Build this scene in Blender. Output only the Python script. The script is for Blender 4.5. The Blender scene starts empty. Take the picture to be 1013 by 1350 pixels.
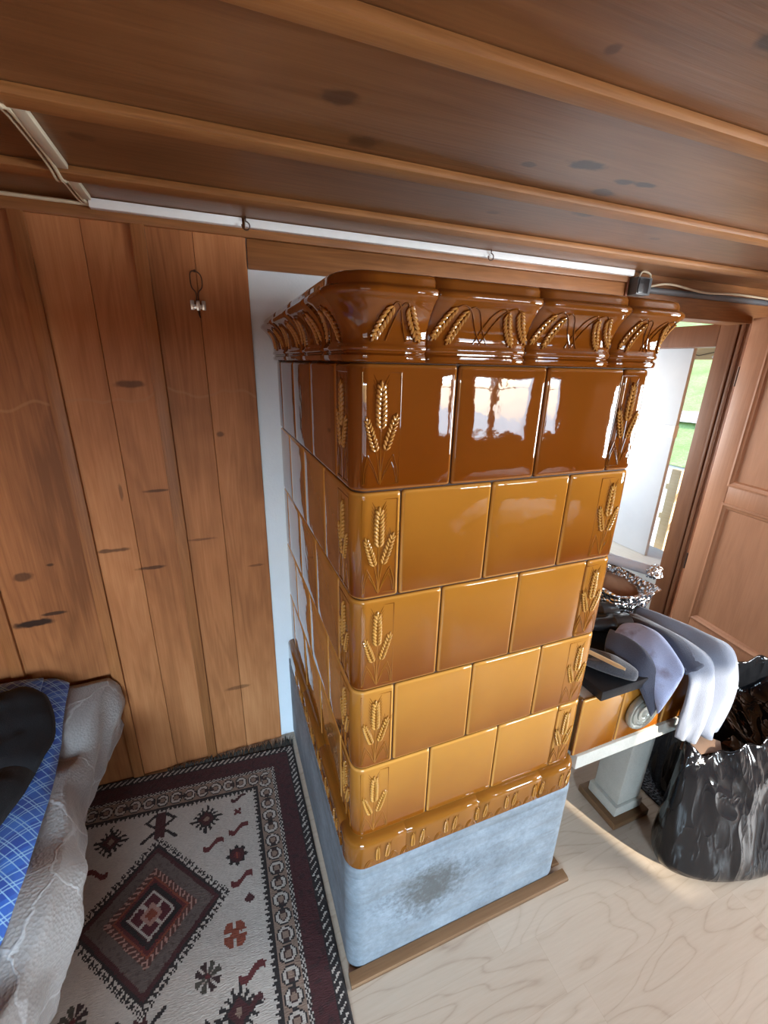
import bpy, bmesh, math, random
from mathutils import Vector, Matrix, noise
random.seed(7)
sc = bpy.context.scene
COL = sc.collection
PI = math.pi
# ------------------------------------------------------------------ camera
FPX = 566.56
cam_d = bpy.data.cameras.new('camera'); cam = bpy.data.objects.new('camera', cam_d); COL.objects.link(cam)
cam_d.sensor_fit = 'VERTICAL'; cam_d.sensor_height = 36.0; cam_d.lens = 36.0 * FPX / 1350.0
cam_d.clip_start = 0.02; cam_d.clip_end = 200
RX = Vector((0.93244822, -0.36066877, 0.02140937)); RD = Vector((-0.09901118, -0.31206539, -0.94488728)); RF = Vector((0.34747246, 0.8789387, -0.32669505))
m3 = Matrix((RX, -RD, -RF)).transposed()
cam.matrix_world = Matrix.Translation((-0.21523, -0.69509, 1.59590)) @ m3.to_4x4()
sc.camera = cam
# ------------------------------------------------------------------ light and exposure
sc.view_settings.view_transform = 'Standard'; sc.view_settings.look = 'None'; sc.view_settings.gamma = 1.0
sc.view_settings.use_curve_mapping = False
sc.view_settings.exposure = -0.22
W = bpy.data.worlds.new('sky'); sc.world = W; W.use_nodes = True
wn = W.node_tree; bg = wn.nodes['Background']
skyt = wn.nodes.new('ShaderNodeTexSky'); skyt.sky_type = 'NISHITA'; skyt.sun_disc = False
skyt.sun_elevation = math.radians(22); skyt.sun_rotation = math.radians(160); skyt.air_density = 1.0
wn.links.new(skyt.outputs[0], bg.inputs[0]); bg.inputs[1].default_value = 0.9
SUN_DIR = Vector((-0.34, 1.0, -0.33)).normalized()
def lamp(name, kind, loc, direction, energy, color, sx=1, sy=1):
    d = bpy.data.lights.new(name, kind); d.energy = energy; d.color = color
    o = bpy.data.objects.new(name, d); COL.objects.link(o); o.location = loc
    o.rotation_euler = Vector(direction).to_track_quat('-Z', 'Y').to_euler()
    if kind == 'AREA': d.shape = 'RECTANGLE'; d.size = sx; d.size_y = sy
    return o
sun = lamp('sun', 'SUN', (4, -8, 4), SUN_DIR, 17.0, (1.0, 0.90, 0.74)); sun.data.angle = math.radians(0.9)
le = lamp('window_daylight_east', 'AREA', (2.45, -3.16, 1.34), (-0.55, 1, -0.12), 13, (0.62, 0.82, 1.0), 1.1, .84); le.data.spread = math.radians(100)
lamp('sky_glow_east', 'AREA', (2.9, -5.4, 2.15), (-0.25, 1, -0.28), 590, (0.62, 0.83, 1.0), 2.2, 1.3)
lamp('sky_glow_west', 'AREA', (-1.5, -5.4, 2.15), (0.14, 1, -0.28), 900, (0.62, 0.83, 1.0), 2.2, 1.3)
ls = lamp('window_daylight_south', 'AREA', (3.56, -1.45, 1.15), (-1, 0.75, 0.36), 165, (0.92, 0.97, 1.0), 1.05, .8); ls.data.spread = math.radians(150)  # added lamp at the added right window, brightens the ceiling on the right
lamp('passage_window_daylight', 'AREA', (1.95, 2.36, 1.22), (0.12, -1, 0.22), 42, (0.92, 0.97, 1.0), .75, .8)  # added lamp beyond the unseen passage end, brightens door, jamb and ceiling
sc.cycles.use_denoising = True
sc.cycles.max_bounces = 10; sc.cycles.diffuse_bounces = 6; sc.cycles.glossy_bounces = 5
sc.cycles.sample_clamp_indirect = 6.0
sc.cycles.caustics_reflective = False; sc.cycles.caustics_refractive = False
# ------------------------------------------------------------------ node helpers
class N:
    def __init__(s, name):
        s.m = bpy.data.materials.new(name); s.m.use_nodes = True; s.t = s.m.node_tree
        s.b = s.t.nodes['Principled BSDF']; s.out = s.t.nodes['Material Output']
    def n(s, typ, **kw):
        q = s.t.nodes.new('ShaderNode' + typ)
        for k, v in kw.items(): setattr(q, k, v)
        return q
    def l(s, a, b): s.t.links.new(a, b)
    def set(s, **kw):
        for k, v in kw.items():
            k = {'rough': 'Roughness', 'metal': 'Metallic', 'color': 'Base Color', 'coat': 'Coat Weight', 'coatr': 'Coat Roughness', 'spec': 'Specular IOR Level', 'sheen': 'Sheen Weight', 'ior': 'IOR'}[k]
            s.b.inputs[k].default_value = (*v, 1) if k == 'Base Color' else v
    def coord(s, out='Object', scale=(1, 1, 1), rot=(0, 0, 0), loc=(0, 0, 0)):
        c = s.n('TexCoord'); mp = s.n('Mapping'); mp.inputs['Scale'].default_value = scale
        mp.inputs['Rotation'].default_value = rot; mp.inputs['Location'].default_value = loc
        s.l(c.outputs[out], mp.inputs[0]); return mp.outputs[0]
    def noise(s, vec, scale, detail=4, rough=0.55, dist=0.0):
        q = s.n('TexNoise'); q.inputs['Scale'].default_value = scale; q.inputs['Detail'].default_value = detail
        q.inputs['Roughness'].default_value = rough; q.inputs['Distortion'].default_value = dist
        s.l(vec, q.inputs['Vector']); return q.outputs['Fac']
    def ramp(s, fac, stops, interp='LINEAR'):
        q = s.n('ValToRGB'); q.color_ramp.interpolation = interp; e = q.color_ramp.elements
        while len(e) < len(stops): e.new(0.5)
        for i, (p, c) in enumerate(stops):
            e[i].position = p; e[i].color = (*c, 1) if len(c) == 3 else c
        s.l(fac, q.inputs[0]); return q.outputs[0]
    def mix(s, fac, a, b, mode='MIX'):
        q = s.n('Mix', data_type='RGBA', blend_type=mode)
        for sock, v in ((q.inputs[0], fac), (q.inputs[6], a), (q.inputs[7], b)):
            if isinstance(v, (int, float)): sock.default_value = v
            elif isinstance(v, tuple): sock.default_value = (*v, 1)
            else: s.l(v, sock)
        return q.outputs[2]
    def math(s, op, a, b=0.0, c=0.0):
        q = s.n('Math', operation=op)
        for i, v in enumerate((a, b, c)):
            if isinstance(v, (int, float)): q.inputs[i].default_value = v
            else: s.l(v, q.inputs[i])
        return q.outputs[0]
    def sep(s, vec):
        q = s.n('SeparateXYZ'); s.l(vec, q.inputs[0]); return q.outputs
    def bump(s, h, strength=0.2, dist=0.01, normal=None):
        q = s.n('Bump'); q.inputs['Strength'].default_value = strength; q.inputs['Distance'].default_value = dist
        s.l(h, q.inputs['Height'])
        if normal is not None: s.l(normal, q.inputs['Normal'])
        return q.outputs[0]
    def col(s, c): s.l(c, s.b.inputs['Base Color'])
    def nrm(s, c): s.l(c, s.b.inputs['Normal'])
def plain(name, color, rough=0.5, metal=0.0, **kw):
    k = N(name); k.set(color=color, rough=rough, metal=metal, **kw)
    v = k.coord(); f = k.noise(v, 40, 3)
    k.col(k.mix(k.math('MULTIPLY', f, 0.35), color, tuple(c * 0.72 for c in color)))
    return k.m
def wood(name, dark, mid, light, along='z', scale=1.0, rough=0.42, coat=0.15, coatr=0.25, knots=(), knotcol=(0.05, 0.018, 0.006), ring=9.0, tint=0.35, spec=0.3, tide=None, gain=1.0):
    """boards: grain runs along one axis, every board (mesh island) is a little different"""
    dark, mid, light = [tuple(q * gain for q in c_) for c_ in (dark, mid, light)]
    k = N(name); a = {'x': 0, 'y': 1, 'z': 2}[along]
    geo = k.n('NewGeometry'); rnd = geo.outputs['Random Per Island']
    tc = k.n('TexCoord'); off = k.n('CombineXYZ')
    for i in range(3): k.l(k.math('MULTIPLY', rnd, 7.3 + 3.1 * i), off.inputs[i])
    add = k.n('VectorMath', operation='ADD'); k.l(tc.outputs['Object'], add.inputs[0]); k.l(off.outputs[0], add.inputs[1])
    def stretched(f_across, f_along):
        mp = k.n('Mapping'); sc_ = [f_across] * 3; sc_[a] = f_along; mp.inputs['Scale'].default_value = sc_
        k.l(add.outputs[0], mp.inputs[0]); return mp.outputs[0]
    v1 = stretched(ring * scale, 0.8 * scale)
    rings = k.noise(v1, 1.0, 3, 0.5, 0.6)
    bands = k.math('FRACT', k.math('MULTIPLY', rings, 9.0))
    bands = k.math('ABSOLUTE', k.math('SUBTRACT', bands, 0.5))
    fine = k.noise(stretched(160 * scale, 5 * scale), 1.0, 4, 0.6)
    blot = k.noise(stretched(3.0, 1.1), 1.0, 4, 0.6, 0.4)
    f = k.math('ADD', k.math('MULTIPLY', bands, 0.18), k.math('ADD', k.math('MULTIPLY', fine, 0.30), k.math('MULTIPLY', blot, 0.92)))
    f = k.math('SUBTRACT', f, 0.20)
    f = k.math('ADD', f, k.math('MULTIPLY', k.math('SUBTRACT', rnd, 0.5), tint))
    c = k.ramp(f, [(0.18, dark), (0.5, mid), (0.85, light)])
    wig = k.noise(k.coord(scale=(30, 30, 30)), 1.0, 2)
    for (p, r, s_) in knots:      # (centre, axis radii, strength): knots of the real boards
        sub = k.n('VectorMath', operation='SUBTRACT'); k.l(tc.outputs['Object'], sub.inputs[0]); sub.inputs[1].default_value = p
        dv = k.n('VectorMath', operation='DIVIDE'); k.l(sub.outputs[0], dv.inputs[0]); dv.inputs[1].default_value = r
        ln = k.n('VectorMath', operation='LENGTH'); k.l(dv.outputs[0], ln.inputs[0])
        d = k.math('ADD', ln.outputs['Value'], k.math('MULTIPLY', k.math('SUBTRACT', wig, 0.5), 1.1))
        msk = k.n('MapRange'); msk.interpolation_type = 'SMOOTHSTEP'
        k.l(d, msk.inputs[0]); msk.inputs[1].default_value = 1.15; msk.inputs[2].default_value = 0.55
        msk.inputs[3].default_value = 0; msk.inputs[4].default_value = s_
        c = k.mix(msk.outputs[0], c, knotcol)
    if tide:      # wavy old damp line across the boards
        o3 = k.sep(tc.outputs['Object']); wv = k.noise(k.coord(scale=(4.5, 4.5, 0)), 1.0, 2, 0.5)
        d = k.math('ABSOLUTE', k.math('SUBTRACT', o3[2], k.math('ADD', k.math('MULTIPLY', wv, 0.30), tide - .15)))
        mt = k.n('MapRange'); mt.interpolation_type = 'SMOOTHSTEP'; k.l(d, mt.inputs[0]); mt.inputs[1].default_value = 0.007; mt.inputs[2].default_value = 0.001; mt.inputs[3].default_value = 0; mt.inputs[4].default_value = 0.45
        c = k.mix(mt.outputs[0], c, (0.42, 0.20, 0.09))
    k.col(c); k.set(rough=rough, coat=coat, coatr=coatr, spec=spec)
    k.nrm(k.bump(k.math('ADD', fine, k.math('MULTIPLY', bands, 0.6)), 0.12, 0.003))
    return k.m
# ------------------------------------------------------------------ mesh helpers
def obj(name, bm, mat, parent=None, loc=(0, 0, 0), smooth=True, angle=40):
    me = bpy.data.meshes.new(name); bm.normal_update(); bm.to_mesh(me); bm.free()
    o = bpy.data.objects.new(name, me); COL.objects.link(o); o.location = loc
    for mm in (mat if isinstance(mat, (list, tuple)) else [mat]): me.materials.append(mm)
    if smooth:
        for p in me.polygons: p.use_smooth = True
        if angle: me.set_sharp_from_angle(angle=math.radians(angle))
    if parent: o.parent = parent
    return o
def tag(o, label=None, cat=None, group=None, kind=None):
    if label: o['label'] = label
    if cat: o['category'] = cat
    if group: o['group'] = group
    if kind: o['kind'] = kind
    return o
def thing(name, label, cat, loc=(0, 0, 0), rz=0, group=None):
    o = bpy.data.objects.new(name, None); COL.objects.link(o); o.location = loc; o.rotation_euler = (0, 0, rz)
    o.empty_display_size = 0.05
    return tag(o, label, cat, group)
def box(bm, x0, x1, y0, y1, z0, z1, bev=0.0, seg=2, mat=None):
    t = bmesh.new(); bmesh.ops.create_cube(t, size=1.0)
    for v in t.verts: v.co = Vector(((x0 + x1) / 2 + v.co.x * (x1 - x0), (y0 + y1) / 2 + v.co.y * (y1 - y0), (z0 + z1) / 2 + v.co.z * (z1 - z0)))
    if bev > 0: bmesh.ops.bevel(t, geom=t.edges[:], offset=bev, segments=seg, profile=0.6, affect='EDGES')
    if mat is not None: bmesh.ops.transform(t, matrix=mat, verts=t.verts)
    merge(bm, t)
def merge(bm, t):
    vm = {}
    for v in t.verts: vm[v] = bm.verts.new(v.co)
    for f in t.faces:
        try: nf = bm.faces.new([vm[v] for v in f.verts]); nf.material_index = f.material_index; nf.smooth = f.smooth
        except ValueError: pass
    t.free()
def one_box(name, dims, mat, parent=None, bev=0.003, kind=None):
    bm = bmesh.new(); box(bm, *dims, bev=bev)
    o = obj(name, bm, mat, parent)
    if kind: o['kind'] = kind
    return o
def tube(bm, pts, r, n=8, cap=True, M=None, closed=False):
    """tube along a polyline; r number or list; M maps points afterwards"""
    pts = [Vector(p) for p in pts]; rings = []
    up = Vector((0.13, 0.31, 0.94)); L = len(pts)
    prev = None
    for i, p in enumerate(pts):
        a = pts[i - 1] if (i > 0 or closed) else p
        b = pts[(i + 1) % L] if (i < L - 1 or closed) else p
        d = (b - a).normalized() if (b - a).length > 1e-9 else Vector((0, 0, 1))
        if prev is None:
            x = d.cross(up); x = x.normalized() if x.length > 1e-3 else d.orthogonal().normalized()
        else:
            x = prev - d * prev.dot(d); x = x.normalized() if x.length > 1e-6 else d.orthogonal().normalized()
        prev = x; y = d.cross(x)
        rr = r[i] if isinstance(r, (list, tuple)) else r
        ring = []
        for k in range(n):
            t = 2 * PI * k / n; q = p + x * math.cos(t) * rr + y * math.sin(t) * rr
            ring.append(bm.verts.new(M(q) if M else q))
        rings.append(ring)
    for i in range(L if closed else L - 1):
        A, B = rings[i], rings[(i + 1) % L]
        for k in range(n): bm.faces.new((A[k], A[(k + 1) % n], B[(k + 1) % n], B[k]))
    if cap and not closed:
        bm.faces.new(rings[0][::-1]); bm.faces.new(rings[-1])
def ellip(bm, c, ax, M=None, nu=8, nv=5, R=None):
    """ellipsoid, ax radii, R rotation matrix, M final map"""
    c = Vector(c); rows = []
    def put(v):
        q = Vector((v[0] * ax[0], v[1] * ax[1], v[2] * ax[2]))
        if R is not None: q = R @ q
        q = c + q
        return bm.verts.new(M(q) if M else q)
    top = put((0, 1, 0)); bot = put((0, -1, 0))
    for j in range(1, nv):
        th = PI * j / nv
        rows.append([put((math.sin(th) * math.cos(2 * PI * k / nu), math.cos(th), math.sin(th) * math.sin(2 * PI * k / nu))) for k in range(nu)])
    for k in range(nu):
        bm.faces.new((top, rows[0][(k + 1) % nu], rows[0][k])); bm.faces.new((bot, rows[-1][k], rows[-1][(k + 1) % nu]))
        for j in range(len(rows) - 1): bm.faces.new((rows[j][k], rows[j][(k + 1) % nu], rows[j + 1][(k + 1) % nu], rows[j + 1][k]))
def loft(bm, secs, closed=True, cap=True):
    R = [[bm.verts.new(p) for p in s] for s in secs]; n = len(R[0])
    for i in range(len(R) - 1):
        for k in range(n if closed else n - 1):
            bm.faces.new((R[i][k], R[i][(k + 1) % n], R[i + 1][(k + 1) % n], R[i + 1][k]))
    if cap and closed: bm.faces.new(R[0][::-1]); bm.faces.new(R[-1])
    return R
def subsurf(o, lv=2):
    m = o.modifiers.new('subdivision', 'SUBSURF'); m.levels = lv; m.render_levels = lv; return o
def lathe(bm, prof, n=32, M=None):
    """profile of (radius, height) around z, M maps"""
    R = []
    for (r, h) in prof:
        R.append([bm.verts.new(M(Vector((r * math.cos(2 * PI * k / n), r * math.sin(2 * PI * k / n), h)))) for k in range(n)])
    for i in range(len(R) - 1):
        for k in range(n): bm.faces.new((R[i][k], R[i][(k + 1) % n], R[i + 1][(k + 1) % n], R[i + 1][k]))
    bm.faces.new(R[-1]); bm.faces.new(R[0][::-1])
def catmull(pts, sub=6):
    pts = [Vector(p) for p in pts]; out = []
    for i in range(len(pts) - 1):
        p0 = pts[max(i - 1, 0)]; p1 = pts[i]; p2 = pts[i + 1]; p3 = pts[min(i + 2, len(pts) - 1)]
        for s in range(sub):
            t = s / sub
            out.append(0.5 * ((2 * p1) + (p2 - p0) * t + (2 * p0 - 5 * p1 + 4 * p2 - p3) * t * t + (3 * p1 - p0 - 3 * p2 + p3) * t ** 3))
    out.append(pts[-1]); return out
def nz(x, y, z=0.0): return noise.noise(Vector((x, y, z)))
# ------------------------------------------------------------------ dimensions
YB = 0.862          # back wall plane
ZC = 1.990          # ceiling boards
SW, SD = 0.676, 0.862   # stove width, depth
Z0, H = 1.597, 0.22     # top of the first course, course height
XD = 2.40           # side with the open door and the doorway to the garden
# ------------------------------------------------------------------ materials
M_wall = wood('pine_wall', (0.125, 0.045, 0.015), (0.29, 0.115, 0.043), (0.44, 0.205, 0.086), 'z', 1.0, 0.55, 0.02, 0.4, ring=7, spec=0.22, tide=1.47, gain=1.45, tint=0.17, knotcol=(0.03, 0.012, 0.006),
    knots=[((-.835, .85, .760), (.060, .2, .014), 1.0), ((-.775, .85, .785), (.035, .2, .007), .9), ((-.755, .85, .960), (.014, .2, .007), .8), ((-.83, .85, .930), (.03, .2, .016), .7), ((-.575, .85, .985), (.055, .2, .008), .7), ((-.47, .85, .905), (.05, .2, .007), .75), ((-.44, .85, 1.52), (.045, .2, .012), .65),
           ((-.30, .85, .99), (.05, .2, .006), .5), ((-.20, .85, 1.36), (.016, .2, .012), .6), ((-.23, .85, .32), (.05, .2, .010), .5), ((-.12, .85, .86), (.03, .2, .005), .5), ((-.52, .85, 1.18), (.006, .2, .03), .5), ((-.41, .85, 1.18), (.045, .2, .006), .7)])
M_batten = wood('pine_batten', (0.20, 0.072, 0.023), (0.37, 0.15, 0.052), (0.54, 0.25, 0.10), 'z', 1.6, 0.5, 0.03, 0.4, ring=14)
M_battenx = wood('pine_batten_long', (0.19, 0.072, 0.020), (0.36, 0.155, 0.050), (0.50, 0.25, 0.095), 'x', 1.6, 0.5, 0.0, 0.25, ring=14)
M_boardx = wood('pine_board_long', (0.17, 0.065, 0.020), (0.34, 0.14, 0.046), (0.52, 0.25, 0.10), 'x', 1.2, 0.42, 0.15, 0.3, ring=12)
def ck(u, v, rx, ry, s=1.0): return ((u, v, ZC), (rx, ry, .3), s)
M_ceil = wood('pine_ceiling', (0.105, 0.040, 0.013), (0.22, 0.092, 0.033), (0.35, 0.165, 0.066), 'x', 1.0, 0.40, 0.0, 0.30, ring=12, tint=0.2, spec=0.5,
    knots=[ck(.50, -.21, .045, .018), ck(.555, .155, .055, .022), ck(.70, .250, .045, .018), ck(.69, .185, .028, .014), ck(.75, .178, .032, .014), ck(.44, .20, .02, .012, .7),
           ck(.78, .385, .05, .018, .8), ck(1.02, .36, .016, .012, .7), ck(.02, .13, .03, .03, .6), ck(.10, .25, .035, .03, .6), ck(1.22, .10, .03, .012, .6), ck(1.15, .47, .025, .014, .6), ck(.55, .48, .02, .013, .6), ck(-.4, .45, .03, .02, .5), ck(.32, -.12, .012, .012, .6)])
M_door = wood('door_wood', (0.36, 0.155, 0.078), (0.47, 0.215, 0.112), (0.57, 0.275, 0.15), 'z', 1.0, 0.42, 0.08, 0.3, ring=8, tint=0.12)
M_jamb = wood('jamb_wood', (0.13, 0.048, 0.020), (0.21, 0.083, 0.036), (0.28, 0.12, 0.056), 'z', 1.0, 0.45, 0.15, 0.3, ring=8, tint=0.12)
M_oak = wood('oak_trim', (0.10, 0.050, 0.022), (0.165, 0.088, 0.042), (0.24, 0.135, 0.068), 'x', 1.5, 0.5, 0.1, 0.3, ring=14)
M_pale = wood('pale_pine', (0.55, 0.38, 0.20), (0.68, 0.50, 0.29), (0.78, 0.62, 0.42), 'y', 1.2, 0.6, 0.0, 0.3, ring=14)
M_weather = wood('bleached_boards', (0.50, 0.48, 0.42), (0.62, 0.59, 0.52), (0.72, 0.70, 0.64), 'y', 1.2, 0.7, 0.0, 0.3, ring=14)
def plaster(name, c):
    k = N(name); v = k.coord(); a = k.noise(v, 14, 6, 0.6); b = k.noise(v, 140, 4, 0.6)
    k.col(k.mix(a, tuple(x * 0.93 for x in c), c)); k.set(rough=0.85); k.nrm(k.bump(k.math('ADD', a, k.math('MULTIPLY', b, 0.3)), 0.35, 0.006)); return k.m
M_plaster = plaster('white_plaster', (0.76, 0.84, 0.91))
M_plaster_hall = plaster('grey_hall_wall', (0.62, 0.62, 0.60))
# amber glaze: thinner and lighter on the upper part of each tile where it ran, thicker below
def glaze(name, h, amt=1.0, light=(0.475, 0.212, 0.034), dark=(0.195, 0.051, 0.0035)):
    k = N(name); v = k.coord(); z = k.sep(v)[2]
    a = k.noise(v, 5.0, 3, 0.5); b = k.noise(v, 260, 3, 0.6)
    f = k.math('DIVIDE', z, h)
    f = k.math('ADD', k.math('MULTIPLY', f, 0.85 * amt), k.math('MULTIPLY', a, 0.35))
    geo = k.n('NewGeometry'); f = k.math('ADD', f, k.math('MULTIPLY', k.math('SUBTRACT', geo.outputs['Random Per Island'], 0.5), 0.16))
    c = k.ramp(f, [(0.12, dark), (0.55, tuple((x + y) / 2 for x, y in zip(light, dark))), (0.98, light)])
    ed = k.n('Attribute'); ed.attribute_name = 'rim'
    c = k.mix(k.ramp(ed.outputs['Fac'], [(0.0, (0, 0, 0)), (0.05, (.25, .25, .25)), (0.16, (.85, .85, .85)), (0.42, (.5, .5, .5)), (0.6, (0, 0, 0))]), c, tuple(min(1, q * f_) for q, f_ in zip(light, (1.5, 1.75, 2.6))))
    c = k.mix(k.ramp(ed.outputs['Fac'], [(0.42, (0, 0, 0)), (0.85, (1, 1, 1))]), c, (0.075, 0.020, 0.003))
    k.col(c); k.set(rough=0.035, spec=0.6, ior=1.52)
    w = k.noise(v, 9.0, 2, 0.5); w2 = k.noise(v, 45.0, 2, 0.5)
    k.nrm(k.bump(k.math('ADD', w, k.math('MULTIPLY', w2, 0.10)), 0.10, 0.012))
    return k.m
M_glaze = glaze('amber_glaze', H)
M_glaze_less_lit = glaze('amber_glaze_mid', H, 0.95, (0.40, 0.165, 0.022), (0.165, 0.040, 0.003))  # courses below the top one: weaker light painted into the glaze colour
M_glaze_least_lit = glaze('amber_glaze_dark', H, 0.45, (0.24, 0.078, 0.010), (0.150, 0.036, 0.003))  # top course: dim light and dark reflections painted into the glaze colour
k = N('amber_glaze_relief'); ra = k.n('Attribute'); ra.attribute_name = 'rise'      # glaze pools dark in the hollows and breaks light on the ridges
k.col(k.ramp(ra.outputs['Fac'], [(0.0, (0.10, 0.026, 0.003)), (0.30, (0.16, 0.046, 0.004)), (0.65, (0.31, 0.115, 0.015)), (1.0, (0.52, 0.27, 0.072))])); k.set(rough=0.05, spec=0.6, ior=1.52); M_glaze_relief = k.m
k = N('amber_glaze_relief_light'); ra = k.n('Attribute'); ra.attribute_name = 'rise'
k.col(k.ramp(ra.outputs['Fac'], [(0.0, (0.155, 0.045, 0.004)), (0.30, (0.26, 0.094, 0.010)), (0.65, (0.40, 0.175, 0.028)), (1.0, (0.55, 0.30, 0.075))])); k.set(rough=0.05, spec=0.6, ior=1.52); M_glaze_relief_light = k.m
def relief(name, build, maps, mat, parent):
    bm = bmesh.new()
    for (fn, M) in (build if isinstance(build, list) else [(build, maps)]):
        t = bmesh.new(); lay = None
        fn(t, None); rise = {v.index: 0 for v in t.verts}; vm = {}
        lay = bm.verts.layers.float.get('rise') or bm.verts.layers.float.new('rise')
        for v in t.verts:
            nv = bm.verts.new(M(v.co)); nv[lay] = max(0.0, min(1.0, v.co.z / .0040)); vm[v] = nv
        for f in t.faces: bm.faces.new([vm[v] for v in f.verts])
        t.free()
    bmesh.ops.recalc_face_normals(bm, faces=bm.faces[:])
    return obj(name, bm, mat, parent)
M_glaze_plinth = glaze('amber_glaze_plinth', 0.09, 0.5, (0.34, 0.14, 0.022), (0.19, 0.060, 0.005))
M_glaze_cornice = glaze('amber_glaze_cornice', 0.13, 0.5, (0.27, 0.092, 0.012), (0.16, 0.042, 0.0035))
M_mortar = plain('dark_joint', (0.05, 0.022, 0.010), 0.7)
k = N('concrete'); v = k.coord(); a = k.noise(v, 6, 8, 0.65); b = k.noise(v, 70, 6, 0.7); s_ = k.noise(k.coord(scale=(4, 4, 30)), 1, 5, 0.6)
c = k.ramp(k.math('ADD', k.math('MULTIPLY', a, 0.6), k.math('MULTIPLY', b, 0.4)), [(0.30, (0.115, 0.135, 0.155)), (0.5, (0.21, 0.25, 0.29)), (0.70, (0.32, 0.375, 0.43))])
c = k.mix(k.ramp(s_, [(0.45, (0, 0, 0)), (0.7, (.5, .5, .5))]), c, (0.15, 0.15, 0.145))
sub = k.n('VectorMath', operation='SUBTRACT'); k.l(v, sub.inputs[0]); sub.inputs[1].default_value = (0.21, -0.02, 0.22)
dv = k.n('VectorMath', operation='DIVIDE'); k.l(sub.outputs[0], dv.inputs[0]); dv.inputs[1].default_value = (0.13, 0.3, 0.10)
ln = k.n('VectorMath', operation='LENGTH'); k.l(dv.outputs[0], ln.inputs[0])
mr = k.n('MapRange'); mr.interpolation_type = 'SMOOTHSTEP'; k.l(k.math('ADD', ln.outputs['Value'], k.math('MULTIPLY', k.math('SUBTRACT', k.math('ADD', k.math('MULTIPLY', a, .5), k.math('MULTIPLY', b, .5)), 0.5), 3.2)), mr.inputs[0]); mr.inputs[1].default_value = 1.2; mr.inputs[2].default_value = 0.1; mr.inputs[3].default_value = 0; mr.inputs[4].default_value = 0.85
c = k.mix(mr.outputs[0], c, (0.075, 0.072, 0.066)); k.col(c); k.set(rough=0.6, spec=0.35)
k.nrm(k.bump(k.math('ADD', a, k.math('MULTIPLY', b, 0.5)), 0.3, 0.004)); M_concrete = k.m
k = N('pale_concrete'); v = k.coord(); a = k.noise(v, 8, 8, 0.65); b = k.noise(v, 180, 3, 0.7)
k.col(k.ramp(k.math('ADD', k.math('MULTIPLY', a, 0.6), k.math('MULTIPLY', b, 0.4)), [(0.3, (0.42, 0.41, 0.36)), (0.7, (0.60, 0.585, 0.53))])); k.set(rough=0.8); k.nrm(k.bump(b, 0.3, 0.003)); M_concrete_pale = k.m
k = N('black_stone'); v = k.coord(); a = k.noise(v, 30, 6, 0.7); b = k.noise(v, 300, 3, 0.6)
k.col(k.ramp(k.math('ADD', k.math('MULTIPLY', a, 0.5), k.math('MULTIPLY', b, 0.5)), [(0.35, (0.006, 0.007, 0.009)), (0.62, (0.020, 0.022, 0.026)), (0.78, (0.14, 0.145, 0.15))])); k.set(rough=0.34, spec=0.35); k.nrm(k.bump(b, 0.15, 0.002)); M_slate = k.m
# beech laminate floor, planks along x
k = N('beech_laminate'); v = k.coord(); xyz = k.sep(v)
row = k.math('FLOOR', k.math('DIVIDE', xyz[1], 0.130)); wn_ = k.n('TexWhiteNoise', noise_dimensions='1D'); k.l(row, wn_.inputs['W'])
xs = k.math('ADD', xyz[0], k.math('MULTIPLY', wn_.outputs['Value'], 1.3)); colm = k.math('FLOOR', k.math('DIVIDE', xs, 0.62))
cid = k.n('CombineXYZ'); k.l(row, cid.inputs[0]); k.l(colm, cid.inputs[1]); w3 = k.n('TexWhiteNoise', noise_dimensions='3D'); k.l(cid.outputs[0], w3.inputs['Vector'])
cv = k.n('CombineXYZ'); k.l(k.math('ADD', k.math('MULTIPLY', xyz[0], 1.5), k.math('MULTIPLY', w3.outputs['Value'], 17)), cv.inputs[0]); k.l(k.math('MULTIPLY', xyz[1], 7.0), cv.inputs[1]); k.l(k.math('MULTIPLY', w3.outputs['Value'], 9), cv.inputs[2])
g = k.noise(cv.outputs[0], 1.0, 2, 0.4, 0.35); ring_ = k.math('MULTIPLY', k.math('POWER', k.math('SUBTRACT', 1.0, k.math('MULTIPLY', k.math('ABSOLUTE', k.math('SUBTRACT', k.math('FRACT', k.math('MULTIPLY', g, 12)), 0.5)), 2.0)), 5.0), -0.62)
fl = k.noise(k.coord(scale=(9, 130, 1)), 1.0, 4, 0.65)
f = k.math('ADD', k.math('MULTIPLY', ring_, 0.45), k.math('ADD', k.math('MULTIPLY', fl, 0.50), k.math('ADD', 0.22, k.math('MULTIPLY', w3.outputs['Value'], 0.26))))
c = k.ramp(f, [(0.12, (0.37, 0.275, 0.205)), (0.45, (0.50, 0.402, 0.312)), (0.85, (0.585, 0.487, 0.392))])
jy = k.math('ABSOLUTE', k.math('SUBTRACT', k.math('FRACT', k.math('DIVIDE', xyz[1], 0.130)), 0.5)); jx = k.math('ABSOLUTE', k.math('SUBTRACT', k.math('FRACT', k.math('DIVIDE', xs, 0.62)), 0.5))
j = k.math('MAXIMUM', k.math('GREATER_THAN', jy, 0.495), k.math('GREATER_THAN', jx, 0.4985))
c = k.mix(k.math('MULTIPLY', j, 0.16), c, (0.28, 0.18, 0.11)); k.col(c); k.set(rough=0.34, spec=0.4); M_floor = k.m
k = N('dark_mat'); v = k.coord(rot=(0, 0, 0.6)); vo = k.n('TexVoronoi'); vo.inputs['Scale'].default_value = 110; k.l(v, vo.inputs['Vector'])
k.col(k.ramp(vo.outputs['Distance'], [(0.2, (0.016, 0.018, 0.024)), (0.7, (0.085, 0.09, 0.105))])); k.set(rough=0.95); k.nrm(k.bump(vo.outputs['Distance'], 0.9, 0.01)); M_mat = k.m
M_white = plain('white_plastic', (0.90, 0.92, 0.92), 0.4)
M_steel = plain('steel', (0.62, 0.60, 0.56), 0.28, 1.0)
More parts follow.
